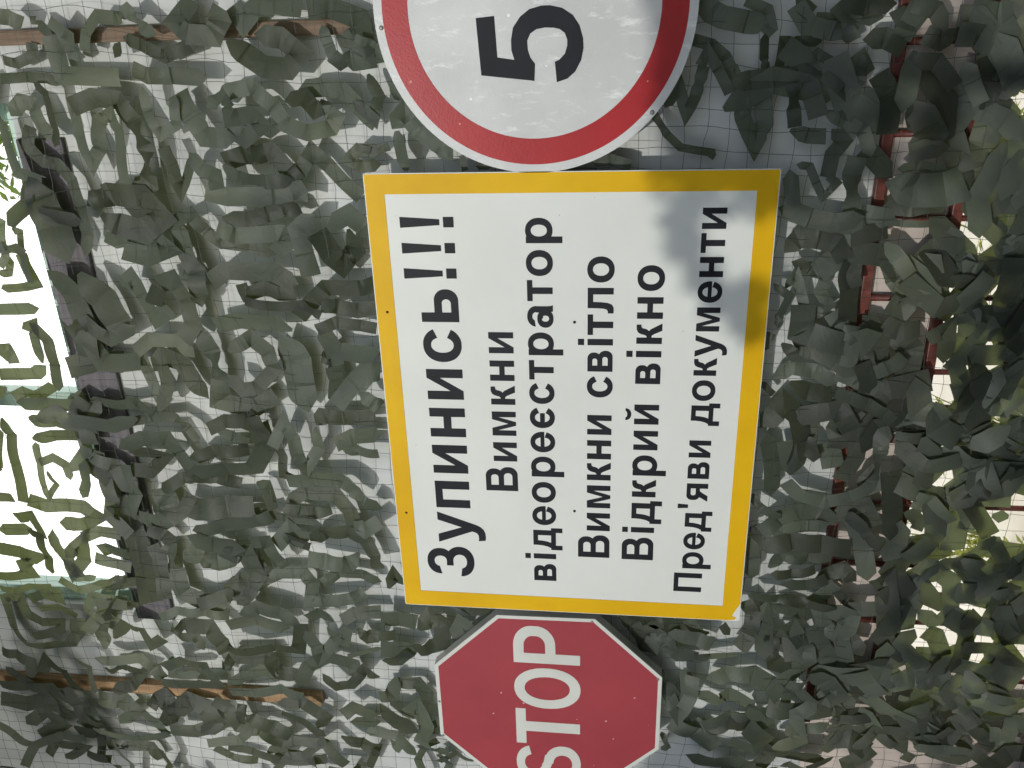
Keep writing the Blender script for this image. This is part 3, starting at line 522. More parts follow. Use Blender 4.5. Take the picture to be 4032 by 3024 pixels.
# ------------------------------------------------------------------ camouflage net
RIBBONS = """25 887 2971 878 2942 893 2898 923 2894
36 984 2951 979 2917 964 2891
43 950 2804 921 2835 849 2828 841 2678
24 978 2872 959 2849 940 2824
32 969 2820 935 2786 897 2791 889 2767
30 900 2756 941 2741 975 2703 968 2654 985 2624 944 2587 932 2564
47 1001 2467 956 2517 930 2489 924 2423 956 2401 988 2408
32 927 2654 911 2615 884 2561 904 2490 907 2476
30 887 2681 916 2657
40 859 2644 843 2609 842 2544 836 2456
46 987 2379 951 2357 982 2323 987 2270 978 2211
49 916 2396 886 2359 855 2314 850 2257 882 2224 916 2264 925 2320
46 971 2200 977 2151 950 2083 918 2079 898 2129
47 865 2153 864 2100 870 2048
27 938 2172 898 2161 854 2146
38 771 2468 804 2411 814 2350 767 2303 728 2283 708 2231 718 2170 741 2155 765 2186
41 793 2409 746 2408 753 2356 729 2334 698 2382 723 2421
44 804 2239 807 2189 802 2140 763 2103 724 2062
36 782 2267 789 2224 758 2203 772 2168
27 817 2619 766 2617 710 2593 733 2549 796 2541
49 803 2539 748 2511 704 2485 699 2407
46 778 2809 798 2746 791 2690 743 2661 678 2644 595 2653 583 2701
32 786 2811 713 2811 639 2793 680 2761 745 2745 760 2710 720 2698 663 2702 596 2703
29 681 2595 636 2582 573 2567 636 2537 660 2528
34 664 2532 627 2503 614 2470 581 2467
46 643 2452 658 2397 665 2326 620 2290 591 2268
38 639 2444 609 2414 596 2345 600 2275
46 573 2509 560 2453 563 2333 575 2270 550 2252
37 612 2265 664 2228 631 2194 590 2160 553 2121
31 665 2059 666 2113 643 2141 626 2114 630 2067
61 541 2831 567 2765 562 2679 509 2635 475 2688 493 2754 519 2795
49 444 2813 457 2743 461 2668 430 2637 408 2698 426 2760
33 496 2610 518 2560 474 2527 443 2496 434 2424 412 2360
57 496 2601 439 2598 385 2585 321 2569
40 509 2471 504 2409 516 2358 533 2311 516 2274
43 487 2488 465 2447 469 2329 447 2314 416 2355
47 516 2234 477 2283 416 2274 358 2268
46 490 2202 515 2151 485 2115 455 2092
51 469 2240 412 2212 386 2184 425 2148 473 2165
25 845 2992 847 2920 844 2867 829 2831
25 835 2892 811 2872 755 2873 718 2869 686 2882
38 761 2985 792 2949 784 2919 731 2907 702 2878
35 732 2948 683 2966 649 2934 640 2890 602 2863 537 2851 471 2844 412 2863
34 754 3010 688 3006 624 2997 602 2937
79 616 2966 560 2953 493 2929 403 2909
22 512 3091 499 3071 412 3082 384 3105
23 480 3062 471 3040 412 3047 337 3039
23 358 3132 363 3101 405 3084
27 315 3145 321 3078 330 3036 387 3050 414 3052
37 267 3159 267 3093 268 3038
62 142 3196 142 3160 143 3124
45 208 3100 214 3073 143 3087 97 3090
38 224 3070 174 3033 103 3037 25 3047
41 69 3218 70 3165 71 3107 92 3076
29 37 3211 0 3222
34 1 3190 17 3154 2 3121 30 3072
44 -10 3172 -19 3090 -22 3012
42 -75 3180 -78 3095 -87 3002 -91 2961
40 -136 3175 -123 3107 -121 3043 -119 2989
38 -66 3247 -121 3231 -223 3244 -347 3257
36 -327 3335 -324 3273
20 -147 3168 -215 3170 -291 3174 -326 3167 -277 3127 -231 3142
25 -209 3169 -190 3120 -212 3082 -258 3078
40 -229 3065 -170 3013 -186 2979 -254 2979
38 -198 3020 -274 3038 -328 3068
44 -341 3244 -363 3194 -359 3115 -364 3077 -398 3036 -431 3094 -429 3172
45 -397 3288 -389 3240 -437 3231 -480 3220
42 -456 3374 -445 3262
69 368 2976 321 2930 225 2914 125 2929
69 368 2889 298 2838 226 2815 197 2802
61 94 2998 115 2911 106 2843
34 -5 2961 -19 2882 -7 2823 -43 2779
50 331 2782 350 2753 308 2734 242 2709 271 2660
50 336 2680 351 2634 295 2607 228 2601 184 2638
50 332 2695 285 2676
39 148 2784 183 2736 179 2659 135 2624
33 148 2784 77 2774 -5 2751
56 88 2752 129 2713 109 2663 49 2640 13 2612
43 103 2724 47 2715 -26 2750
49 414 2594 369 2570 309 2572 281 2572
51 204 2591 151 2572 71 2562 -1 2580 -16 2522 -20 2479 18 2419
50 219 2555 234 2485 231 2382 212 2338
87 192 2369 125 2341 55 2341 -21 2332
41 151 2523 172 2486 191 2454 153 2413 104 2401 48 2458 42 2498 82 2531
48 342 2537 374 2490 374 2361 343 2302
40 333 2464 305 2455 324 2396 310 2361 315 2315
29 291 2457 278 2394 283 2301 255 2253
44 245 2320 297 2267 329 2231 330 2140 339 2095
40 283 2250 279 2209 266 2156 275 2110
33 218 2267 237 2214 228 2151 219 2111
43 218 2263 156 2228 147 2160 157 2112
50 116 2276 136 2245 67 2234 -4 2243
50 1 2242 68 2187 103 2150 99 2113
41 38 2171 14 2136 -1 2123
36 -125 2435 -49 2394 -101 2372 -155 2369 -192 2349 -131 2307 -68 2309
31 -119 2434 -168 2421 -229 2430 -233 2390
49 -245 2422 -236 2340 -233 2259 -265 2223 -299 2212
47 -68 2313 -41 2291 -45 2233 -37 2141
40 -114 2255 -91 2209 -89 2131
38 -119 2251 -133 2189 -137 2136
31 -84 2886 -60 2798 -52 2725 -83 2686 -121 2662
49 -144 2890 -114 2821 -112 2748 -161 2726 -216 2701 -227 2687
40 -172 2886 -170 2822 -179 2772 -226 2824 -222 2886
38 -76 2613 -53 2564 -52 2499 -36 2481
36 -92 2601 -107 2558 -127 2516
39 -176 2693 -152 2617 -149 2519
53 -210 2689 -201 2584 -198 2502 -125 2455 -67 2476
48 -36 2481 -88 2464 -141 2458
37 -288 2805 -245 2733 -242 2633 -261 2558
65 -321 2753 -348 2705 -332 2607 -329 2528
66 -307 2846 -329 2803 -375 2791 -414 2853 -368 2897
30 -260 2517 -264 2487 -338 2472
42 -325 2439 -288 2377 -285 2286 -340 2246 -392 2237
35 -331 2440 -346 2396 -356 2356 -343 2308
44 -304 2197 -325 2154
45 -414 2723 -398 2634 -382 2536 -362 2481
30 -353 2542 -372 2451 -379 2348
50 -457 2479 -407 2435 -452 2389
44 -374 2235 -396 2207 -359 2157
37 -430 3252 -459 3226 -541 3225 -606 3236
48 -445 3188 -520 3185 -595 3153 -606 3127
42 -531 3159 -472 3099 -548 3112 -609 3168 -551 3170
37 -472 3105 -451 3049 -467 2986
40 -518 3392 -527 3319 -543 3260 -565 3312 -603 3300 -610 3419
27 -616 3187 -620 3136 -604 3086
47 -527 3067 -512 3030 -521 2959
43 -624 3091 -627 3034 -598 2982
37 -546 3083 -562 3008 -572 2965
27 -670 3437 -681 3392 -657 3320 -652 3243
30 -638 3227 -675 3179 -657 3099 -644 2992
42 -718 3445 -772 3443 -841 3445 -903 3414 -904 3328 -891 3252 -839 3209 -784 3200
33 -724 3441 -707 3382 -781 3373 -806 3326 -801 3259 -829 3266 -857 3364
36 -726 3358 -695 3296 -712 3247 -666 3246
33 -751 3323 -746 3256 -784 3207
41 -775 3169 -699 3132 -708 3065 -704 3006
44 -823 3169 -779 3128 -763 3089 -781 3053
56 -815 3149 -861 3125 -897 3127
44 -837 3071 -779 3023 -803 2976 -864 2960 -833 2912
63 -326 2942 -446 2937 -569 2919 -699 2924
31 -351 2981 -417 2974
43 -669 3079 -625 2999 -609 2933
41 -425 2877 -447 2832 -476 2811
47 -493 2886 -535 2867 -605 2871 -683 2876
58 -490 2836 -577 2820 -660 2814 -689 2752 -683 2667
62 -544 2791 -510 2741 -538 2680 -516 2611
67 -437 2743 -464 2673 -477 2584
73 -512 2665 -502 2588 -575 2567 -628 2608 -632 2675
42 -689 2764 -651 2662 -667 2615 -607 2561
26 -482 2558 -537 2550 -567 2522
46 -446 2557 -443 2504 -514 2472 -532 2458
40 -417 2452 -451 2420 -467 2380
48 -449 2378 -417 2332 -408 2259 -429 2210 -476 2189 -523 2178
51 -492 2384 -501 2332 -510 2265 -472 2230
41 -600 2549 -571 2491 -567 2415 -603 2393 -667 2407 -659 2368 -647 2280 -619 2230
36 -595 2360 -555 2307 -563 2234 -591 2185
30 -744 2900 -714 2836 -714 2746 -723 2669
46 -803 2877 -772 2819 -767 2738 -819 2702 -852 2691
33 -831 2877 -825 2801 -865 2779
50 -721 2635 -691 2574 -712 2500 -748 2450
43 -763 2681 -737 2582 -764 2486
43 -838 2688 -854 2628 -834 2541 -843 2463 -748 2445
39 -733 2426 -705 2384 -734 2339
37 -760 2424 -818 2399 -865 2393 -793 2335 -756 2363
39 -726 2311 -697 2270 -692 2189
32 -832 2318 -744 2291
47 -769 2272 -800 2243 -784 2198
21 -851 2303 -831 2202
36 -928 3164 -939 3119 -923 3008 -963 2969 -1012 2955
40 -991 3143 -971 3078 -989 3022 -1051 3072 -1079 3146
47 -938 2922 -905 2851 -921 2784 -969 2763 -996 2745
33 -901 2891 -973 2905 -958 2808
44 -953 2737 -900 2688 -891 2572 -945 2546 -940 2476
51 -1028 2964 -1033 2846 -1025 2750
44 -1024 2732 -967 2653 -941 2585 -981 2551
39 -1045 2724 -1038 2641 -1008 2543 -1039 2478
49 -989 2483 -917 2445 -877 2378 -899 2297 -960 2287
38 -941 2397 -987 2358 -976 2311 -909 2260 -933 2212
34 -938 3510 -942 3455 -967 3407 -1026 3411
40 -1008 3375 -948 3340 -1003 3299 -1088 3253
23 -933 3238 -966 3192 -1068 3192
35 -980 3485 -1015 3458 -1056 3419
58 -1075 3557 -1074 3456 -1074 3361 -1147 3330
53 -1144 3571 -1159 3480 -1130 3402 -1181 3371
54 -1246 3497 -1193 3425 -1251 3377 -1324 3480
58 -1078 3319 -1143 3285 -1215 3234
47 -1180 3358 -1203 3269 -1237 3214
54 -1255 3333 -1287 3252 -1355 3210
24 -1232 3604 -1291 3549 -1341 3491
36 -1395 3460 -1343 3427 -1352 3351 -1357 3320 -1414 3406
52 -1114 3210 -1114 3123 -1164 3085 -1215 3146
41 -1223 3236 -1250 3192 -1272 3084 -1247 2979
58 -1145 3044 -1102 2974 -1144 2946 -1216 2985
41 -1161 3054 -1204 3020 -1262 2982
63 -1167 2951 -1094 2876 -1111 2819 -1184 2790 -1227 2852
52 -1222 2962 -1222 2876 -1182 2772
45 -1071 2782 -1104 2734 -1177 2711 -1185 2640 -1239 2565
45 -1086 2695 -1127 2655 -1166 2590 -1198 2535
32 -1265 2762 -1281 2679 -1318 2588 -1303 2430
29 -1294 2822 -1337 2774 -1351 2684
34 -1292 2633 -1221 2539 -1226 2421 -1312 2360
39 -1068 2564 -1054 2480 -1113 2407 -1152 2435
39 -1111 2558 -1141 2480 -1180 2415
44 -1093 2347 -1061 2309 -1098 2234
50 -1143 2330 -1135 2237
51 -1206 2372 -1230 2304 -1254 2243
36 -1327 3172 -1334 3072 -1395 3047
36 -1373 3311 -1397 3227
47 970 1337 939 1310 928 1288 917 1237 912 1194
25 960 1241 939 1196 905 1186 892 1200
20 892 1200 847 1196 823 1190
26 886 1347 874 1306 849 1276 817 1259 824 1245
24 833 1329 861 1316 825 1292 775 1263
27 749 1400 792 1372 730 1354 769 1337 833 1322
19 735 1426 689 1394 659 1362 646 1292 631 1288
41 796 1265 802 1221 805 1174 811 1124 820 1075
38 789 1242 724 1230 660 1199 708 1180 788 1191
30 793 1133 736 1124 700 1117
41 810 1106 764 1087 721 1071
22 822 1161 877 1156 876 1127 875 1077
22 834 1109 851 1086 833 1055 805 1038
26 809 1070 769 1019 797 994 845 993
40 947 1138 906 1109 894 1059 883 1005
47 909 1092 907 1050 899 1004
47 934 1063 933 1011 918 958
43 876 994 878 952 856 908
36 956 1135 929 1104
39 947 1051 942 995 943 941
34 692 1124 681 1086 680 1049
30 731 1054 708 1008 690 970 638 949
30 730 1025 723 992 689 963
31 691 1032 668 1007 639 1029 590 1035
42 638 982 601 988 516 974
19 621 1106 617 1079 579 1060 548 1042 578 1015 594 1035
35 606 1119 525 1104
47 521 1130 501 1067 489 1012 504 954
48 806 950 760 922 682 922
48 815 902 797 857 744 807 687 805 666 837
52 752 879 709 858 694 827
36 832 897 828 841 778 799
39 882 870 868 834 890 800
36 942 907 928 857 888 830
50 880 809 879 761 845 721
46 926 790 917 735 922 689
43 924 945 909 895 928 871
46 878 721 860 677
33 826 786 788 766 742 737
36 835 740 777 716 728 721
44 797 692 755 664
48 743 765 724 724 706 682 670 647
41 659 865 647 827 654 792
23 607 886 614 844 602 784
73 577 904 561 850 564 785 579 744
39 523 904 519 844 530 779
16 496 930 484 861 484 787 456 723
36 444 893 404 857 363 828
52 367 829 420 784 379 733 347 735
23 635 746 560 726 503 724
49 605 677 611 636
46 552 660 567 638 529 613
50 560 726 529 699 506 681
50 483 676 444 633 463 600
35 424 651 412 597
40 412 701 355 706
44 420 1109 449 1085 449 1042 440 999 395 971 337 952
32 395 1091 379 1046 354 1020
29 389 1032 356 1013 322 1021 288 997 257 1034
25 330 1101 368 1081 313 1063 266 1047 253 1025
21 343 1130 317 1095 266 1111 235 1112
49 402 979 331 959 254 954 214 981 209 1037 191 1071
30 195 1100 173 1074 146 1067
46 173 1070 174 1017 147 965 116 921
38 89 1107 123 1069 119 1011 92 959
43 90 1070 63 1021 60 967
30 69 960 56 922 38 878 11 834 -12 810
17 84 1136 52 1104
21 172 1139 221 1127
51 -35 1126 29 1077 -4 1040 -82 1019 -178 1040
45 -64 1111 -134 1092 -237 1083
49 -73 1063 -173 1040
43 -81 1015 -8 1002 27 964 18 934 -10 889
44 -61 1004 -131 989
48 -60 958 -25 941 -63 886 -127 882 -194 913
57 -80 956 -154 935
40 -189 1056 -229 1017 -247 950 -229 887 -191 836 -100 827 -27 829 -18 859
54 246 921 202 896 94 861
49 246 870 229 832 238 787
58 212 830 177 793 114 792 45 798
49 298 865 281 832 311 813
52 414 881 352 850 306 812 340 772 390 749
52 390 810 332 763 277 731
44 365 738 341 688 324 633
44 278 693 274 639 275 563
41 212 767 239 725 151 718
42 160 696 89 669 25 642 -22 626
45 222 656 144 639 81 624
49 162 595 189 581 145 550 100 568
54 48 646 36 564 83 534
34 -17 805 -2 758 -14 692 -40 614
34 -55 800 -58 725 -66 659 -40 606
39 -86 846 -27 820
70 -123 765 -112 717 -133 623
58 -154 794 -266 779 -341 777
54 -223 734 -232 699 -302 636
49 -189 638 -238 605 -289 579 -321 591
61 -108 603 -166 576 -215 526
64 -49 581 -57 531 -85 489
70 -145 539 -153 496 -202 466
44 -266 537 -275 490
42 112 888 136 843 168 815
42 148 909 66 874
34 -10 556 0 506
39 402 718 369 686 390 663
35 374 642 374 612
48 324 592 333 571
27 -232 1141 -268 1111 -303 1055
46 -348 1104 -308 1063 -279 1012 -287 950 -323 915
41 -335 1061 -332 981 -324 924
45 -318 911 -269 882 -262 844 -324 810
51 -295 870 -401 831 -489 810
23 -350 1131 -327 1115
46 -392 1092 -372 1021 -374 945 -381 869
38 -469 1071 -428 1043 -430 970 -427 908
28 -481 1066 -483 1011 -468 948
38 -513 1035 -510 971 -484 919
42 -531 941 -484 915 -459 877 -491 842
34 -553 1111 -560 1040 -578 955 -586 880
38 -371 1130 -438 1115 -506 1115
44 -583 1127 -623 1101 -709 1104 -760 1129
54 -671 1097 -621 1072 -768 1060
39 -596 1046 -615 979 -636 930
29 -528 896 -572 854 -605 809
34 -620 862 -648 841
54 -691 1028 -664 993 -735 948 -797 937
45 -693 1047 -791 1029 -807 984
59 -701 994 -774 973
59 -660 928 -744 900 -803 855 -804 788
58 -693 877 -702 829 -748 791
60 -821 930 -843 879 -892 845 -923 900
50 -685 1402 -714 1366 -792 1389
50 -744 1340 -710 1307 -719 1248 -735 1208
30 -764 1355 -811 1303 -800 1239 -773 1128
25 -671 1183 -700 1162
41 -885 1335 -943 1307 -1016 1288 -933 1267 -835 1277
56 -918 1242 -946 1185 -916 1147 -951 1085
51 -875 1210 -845 1152 -840 1084 -874 1032 -918 998
58 -1053 1313 -1088 1238 -1138 1173
42 -1070 1198 -1031 1149 -1031 1068
52 -1092 1135 -1120 1061 -1083 1034 -1033 1088
51 -952 1090 -1016 1049
56 -960 1034 -973 953 -964 846
36 -1036 977 -1030 908 -1012 851
40 -888 952 -942 898 -906 853
61 -904 839 -941 810 -1036 818
55 -852 826 -873 770 -821 753
50 -892 768 -945 694 -977 612
57 -1080 853 -1060 786 -1096 732
56 -1015 742 -1009 675 -1100 623
58 -1138 1029 -1159 946 -1163 844
59 -1174 1255 -1195 1170 -1172 1078
46 -1128 629 -1098 536 -1123 435
30 -1057 610 -1063 522 -1069 444
50 -960 567 -1029 518 -968 504 -925 460
40 -881 636 -903 586 -936 514
45 -977 460 -1026 414 -1077 386
45 -999 409 -995 363 -916 364
35 -942 438 -923 367
61 -511 790 -487 766 -659 733
56 -484 722 -517 699 -645 694
63 -666 746 -706 708 -774 633 -862 630
51 -471 684 -446 639 -477 599 -590 585 -616 621 -584 662
53 -658 633 -674 603 -745 573
56 -521 570 -528 512 -513 445
61 -577 560 -646 544
62 -564 532 -681 529 -792 538
62 -725 468 -709 417 -755 381 -822 446
59 -771 592 -830 550
44 -840 521 -835 457 -866 369
41 -349 552 -353 513 -405 482 -433 507
55 -393 459 -468 436
37 -493 483 -484 424
59 -356 688 -402 646 -379 615
41 -359 748 -394 691
49 -262 728 -314 703
49 -338 656 -234 665 -209 694
55 -420 775 -359 757 -290 758
52 -571 460 -613 395 -650 419
33 -662 425 -671 379
64 -746 758 -806 722 -833 671
43 900 2095 888 2064 862 2030
28 775 2108 736 2067 785 2050 834 2073
20 674 2119 662 2078 673 2036
28 814 2019 776 1994
44 716 2023 750 1992 707 1963 671 1912 643 1889
53 708 2016 617 1999
16 651 1864 615 1858
16 623 1833 626 1792
28 631 1563 634 1520 622 1473
40 -589 2151 -546 2133 -587 2114
59 -707 2189 -709 2134 -722 2080
54 -750 2077 -697 2037 -728 1998 -790 2006 -818 2083
27 -659 1962 -678 1913 -668 1850
45 -765 1968 -707 1942 -738 1898
64 -827 2201 -833 2131 -818 2083
37 -885 2201 -875 2148 -832 2107
55 -757 2194 -766 2148
38 -972 2166 -967 2099 -1030 2056
77 -1069 2224 -1127 2170 -1154 2113
62 -1100 2148 -1059 2106 -1119 2081 -1204 2097
29 -1225 2119 -1225 2050 -1234 2011
24 -1117 2062 -1167 2046
29 -1298 2054 -1252 1992 -1286 1935
47 -1007 2218 -1003 2179 -942 2164
49 -1220 2208 -1243 2170
52 -666 1474 -696 1434 -748 1403 -797 1388
43 -677 1392 -668 1337 -698 1302
48 -702 1366 -743 1334 -785 1298 -775 1247
39 -664 1278 -705 1247 -703 1217
31 -807 1297 -792 1255 -778 1213
40 -856 1360 -911 1332 -1013 1292 -929 1260 -849 1260
50 -1044 1304 -1076 1248 -1041 1197
19 -1084 1338 -1149 1317 -1176 1335"""

net = empty('camouflage_net', (0, 0.045, 0.1))
tag(net, 'dark green camouflage net of cloth strips hung on the wall behind the signs', 'net')

def net_y(x, z):
    return 0.045 + 0.012 * noise.noise(Vector((x * 2.1, z * 2.1, 3.7)))

def behind_sign(x, z):
    if -0.64 < x < 0.64 and 1.12 < z < 2.12: return True
    if abs(x + 0.9765) < 0.36 and abs(z - 1.686) < 0.36: return True
    return (x - 0.9615) ** 2 + (z - 1.688) ** 2 < 0.37 ** 2

def clamp_y(x, y, z):
    lo = 0.039 if behind_sign(x, z) else 0.006
    return min(max(y, lo), 0.070)

cords = MB()
def cord(p0, p1, seed, n):
    pts = []
    for i in range(n + 1):
        t = i / n
        x = p0[0] + (p1[0] - p0[0]) * t
        z = p0[1] + (p1[1] - p0[1]) * t
        # each mesh square hangs a little out of true
        dx = 0.0095 * noise.noise(Vector((x * 14, z * 14, seed))) + 0.04 * noise.noise(Vector((x * 1.6, z * 1.6, 9.1)))
        dz = 0.0095 * noise.noise(Vector((x * 14, z * 14, seed + 31))) + 0.04 * noise.noise(Vector((x * 1.6, z * 1.6, 17.3)))
        pts.append((x + dx, clamp_y(x, net_y(x, z) + 0.004 * noise.noise(Vector((x * 9, z * 9, seed))), z), z + dz))
    cords.tube(pts, 0.00065, 3, False)
S = 0.046
NETX0, NETX1, NETZ0, NETZ1 = -1.47, 1.9, 0.12, 4.25
k = 0
x = NETX0
while x <= NETX1:
    cord((x, NETZ0), (x, NETZ1), 1.0 + 0.37 * k, 150); x += S; k += 1
z = NETZ0
while z <= NETZ1:
    cord((NETX0, z), (NETX1, z), 101.0 + 0.37 * k, 120); z += S; k += 1
cords.build('cord_mesh', MAT['cord'], net)
# edge rope
m = MB()
m.tube([(NETX0 - 0.004 + 0.012 * noise.noise(Vector((0, i * 0.21, 5))), 0.05 + 0.01 * noise.noise(Vector((2, i * 0.3, 5))), NETZ0 + (NETZ1 - NETZ0) * i / 140) for i in range(141)], 0.0032, 6)
m.build('edge_rope', MAT['cord'], net)

def ribbon(w, pts, rr):
    """one strip of cloth laced through the mesh: mitred folds at the knots, creased flats and a loose belly between them"""
    pts = [Vector((p[0], p[1])) for p in pts]
    n = len(pts)
    dirs = [(pts[i + 1] - pts[i]).normalized() for i in range(n - 1)]
    # ends: pinched in a knot, folded to a point, or cut square
    ends = [rr.choices(('pinch', 'point', 'square'), (0.15, 0.40, 0.45))[0] for _ in range(2)]
    if ends[0] == 'point': pts[0] = pts[0] - dirs[0] * w * 0.12
    if ends[1] == 'point': pts[-1] = pts[-1] + dirs[-1] * w * 0.12
    lens = [(pts[i + 1] - pts[i]).length for i in range(n - 1)]
    total = sum(lens)
    def perp(d): return Vector((-d.y, d.x))
    def mitre(i):
        if i == 0: return perp(dirs[0]), 0.0
        if i == n - 1: return perp(dirs[-1]), 0.0
        c = max(-1, min(1, dirs[i - 1].dot(dirs[i])))
        half = math.acos(c) / 2
        m = perp(dirs[i - 1]) + perp(dirs[i])
        if m.length < 0.35: return perp(dirs[i - 1]), w * 0.3
        m.normalize()
        return m * min(1.9, 1 / max(0.4, math.cos(half))), math.tan(min(half, 1.0)) * w / 2
    mt = [mitre(i) for i in range(n)]
    sd = rr.uniform(0, 100)
    base = rr.uniform(-0.016, 0.012)
    slope = rr.uniform(-0.024, 0.024)
    cols = (-1.0, -0.5, 0.0, 0.5, 1.0)
    curl = rr.uniform(-0.10, 0.10)
    vs, fs, folds = [], [], []
    arc = 0.0
    def row(c, nn, a, y_c, tilt, fold=False):
        k = 1.0
        for e, d in ((ends[0], a), (ends[1], total - a)):
            if e == 'pinch': k = min(k, 0.22 + d / (w * 0.9))
            if e == 'point': k = min(k, 0.04 + d / (w * 0.55))
        if fold: folds.append(len(vs) // 5)
        ct, sn = math.cos(tilt), math.sin(tilt)
        for t in cols:
            h = w / 2 * k * t
            d = curl * h * t                                   # the cloth cups across its width
            hw = h * (ct if abs(tilt) > 0.5 else 1.0)
            x, z = c.x + nn.x * hw, c.y + nn.y * hw
            y = y_c + h * sn + d * ct + 0.0030 * noise.noise(Vector((x * 16, z * 16, sd)))
            vs.append((x, clamp_y(x, y, z), z))
    def mid_y(c, a): return net_y(c.x, c.y) + base + slope * (a / max(total, 0.05) - 0.5)
    tilt_now = rr.uniform(-0.42, 0.42)
    def turn(lo, hi): return rr.choice((-1, 1)) * rr.uniform(lo, hi)
    for i in range(n - 1):
        L = lens[i]
        big_turn = rr.random() < 0.08
        t0 = tilt_now
        t1 = turn(0.6, 1.0) if big_turn else max(-0.48, min(0.48, t0 + rr.uniform(-0.17, 0.17)))
        tilt_now = t0 if big_turn else t1
        belly = rr.uniform(-0.003, 0.012) * min(1.0, L / 0.08)
        if i == 0: row(pts[0], mt[0][0], 0.0, mid_y(pts[0], 0), t0)
        s0, s1 = min(mt[i][1] + 0.003, L * 0.42), max(L - mt[i + 1][1] - 0.003, L * 0.58)
        if i == 0: s0 = min(w * 0.55 if ends[0] == 'point' else 0.012, L * 0.45)
        if i == n - 2: s1 = max(L - (w * 0.55 if ends[1] == 'point' else 0.012), L * 0.55)
        q = max(2, round((s1 - s0) / 0.014))
        for j in range(q + 1):
            u = j / q
            s = s0 + (s1 - s0) * u
            c = pts[i] + dirs[i] * s
            tl = t0 + (t1 - t0) * (u if not big_turn else math.sin(math.pi * u))
            row(c, perp(dirs[i]), arc + s, mid_y(c, arc + s) - belly * math.sin(math.pi * s / L), tl, fold=(j == 0 and i > 0) or (j == q and i < n - 2))
        arc += L
        row(pts[i + 1], mt[i + 1][0], arc, mid_y(pts[i + 1], arc) + (rr.uniform(-.0025, .0025) if i < n - 2 else 0), tilt_now, fold=i < n - 2)
    nc = len(cols)
    for i in range(len(vs) // nc - 1):
        for j in range(nc - 1):
            fs.append((i * nc + j, i * nc + j + 1, (i + 1) * nc + j + 1, (i + 1) * nc + j))
    sharp = [(r * nc + j, r * nc + j + 1) for r in folds for j in range(nc - 1)]
    return vs, fs, total * w, sharp

def crease_edges(o, pairs):
    """the fold lines stay sharp, the cloth between them is smooth"""
    me = o.data
    want = {(min(p), max(p)) for p in pairs}
    at = me.attributes.get('sharp_edge') or me.attributes.new('sharp_edge', 'BOOLEAN', 'EDGE')
    at.data.foreach_set('value', [tuple(sorted(e.vertices)) in want for e in me.edges])
    me.update()

rr = random.Random(5)
strips = []
for line in RIBBONS.strip().split('\n'):
    q = [int(v) / 1000 for v in line.split()]
    strips.append(ribbon(q[0] * 0.98, [(q[i], q[i + 1]) for i in range(1, len(q), 2)], rr))
order = sorted(range(len(strips)), key=lambda i: -strips[i][2])
big = set(order[:100])
rest = MB()
rest_folds = []
rest_mats = []
rs = random.Random(17)
def shade(): return rs.choices((0, 1, 2), (0.28, 0.42, 0.30))[0]
def add_rest(vs, fs, ar, sharp):
    k = len(rest.v)
    rest.add(vs, fs)
    rest_mats.extend([shade()] * len(fs))
    rest_folds.extend((p + k, q + k) for p, q in sharp)
for i, st in enumerate(strips):
    if i in big:
        crease_edges(mesh_obj('fabric_strip', st[0], st[1], FABRICS[shade()], net, True), st[3])
    else: add_rest(*st)

# the net goes on beyond the picture: loose strips laced the same way
def in_picture(x, z):
    # the part of the net the photograph shows
    top = 2.93 + (1.05 - x) * 0.30
    return -1.48 < x < 1.06 + 0.05 * (2.0 - z) * 0 and z < top and z > 0.66 - (0.95 - x) * 0.2 and x < 1.04
def loose(x, z):
    w = rr.uniform(0.028, 0.046)
    p, a = [(x, z)], rr.uniform(0, 6.28)
    for _ in range(rr.randint(2, 5)):
        s = rr.uniform(0.06, 0.13)
        x += s * math.cos(a); z += s * math.sin(a)
        p.append((x, z)); a += rr.choice((-1, 1)) * rr.uniform(0.5, 1.3)
    return w, p
for _ in range(900):
    x, z = rr.uniform(NETX0, NETX1), rr.uniform(NETZ0, NETZ1)
    w, p = loose(x, z)
    if any(in_picture(a, b) or not (NETX0 < a < NETX1 and NETZ0 < b < NETZ1) for a, b in p): continue
    add_rest(*ribbon(w, p, rr))
# denser lacing low down in front of the grille and where the net is bunched at its left edge
def fill(n, x0, x1, z0, z1, w0, w1, s0, s1):
    for _ in range(n):
        x, z = rr.uniform(x0, x1), rr.uniform(z0, z1)
        w, a = rr.uniform(w0, w1), rr.uniform(0, 6.28)
        p = [(x, z)]
        for _ in range(rr.randint(1, 3)):
            q = rr.uniform(s0, s1)
            x += q * math.cos(a); z += q * math.sin(a)
            p.append((x, z)); a += rr.choice((-1, 1)) * rr.uniform(0.5, 1.3)
        add_rest(*ribbon(w, p, rr))
fill(110, -1.25, 1.05, 0.18, 0.71, 0.040, 0.062, 0.06, 0.13)
fill(85, -0.95, 1.05, 0.40, 0.74, 0.045, 0.066, 0.06, 0.12)
fill(16, 0.1, 1.03, 0.70, 0.92, 0.045, 0.062, 0.06, 0.12)
fill(16, -0.75, 0.62, 2.88, 3.03, 0.034, 0.05, 0.06, 0.12)
fill(7, 0.55, 1.03, 0.72, 1.12, 0.045, 0.07, 0.07, 0.13)
fill(6, 0.0, 0.55, 0.72, 0.90, 0.04, 0.06, 0.06, 0.12)
fill(12, -0.95, 0.0, 0.70, 0.92, 0.04, 0.06, 0.06, 0.12)
fill(22, -1.44, -0.95, 0.45, 1.15, 0.030, 0.050, 0.05, 0.11)
fill(18, -1.44, -1.15, 2.05, 3.30, 0.022, 0.036, 0.05, 0.12)
o = rest.build('strip_mass', FABRICS[0], net, True)
for q in FABRICS[1:]: o.data.materials.append(q)
o.data.polygons.foreach_set('material_index', rest_mats)
crease_edges(o, rest_folds)
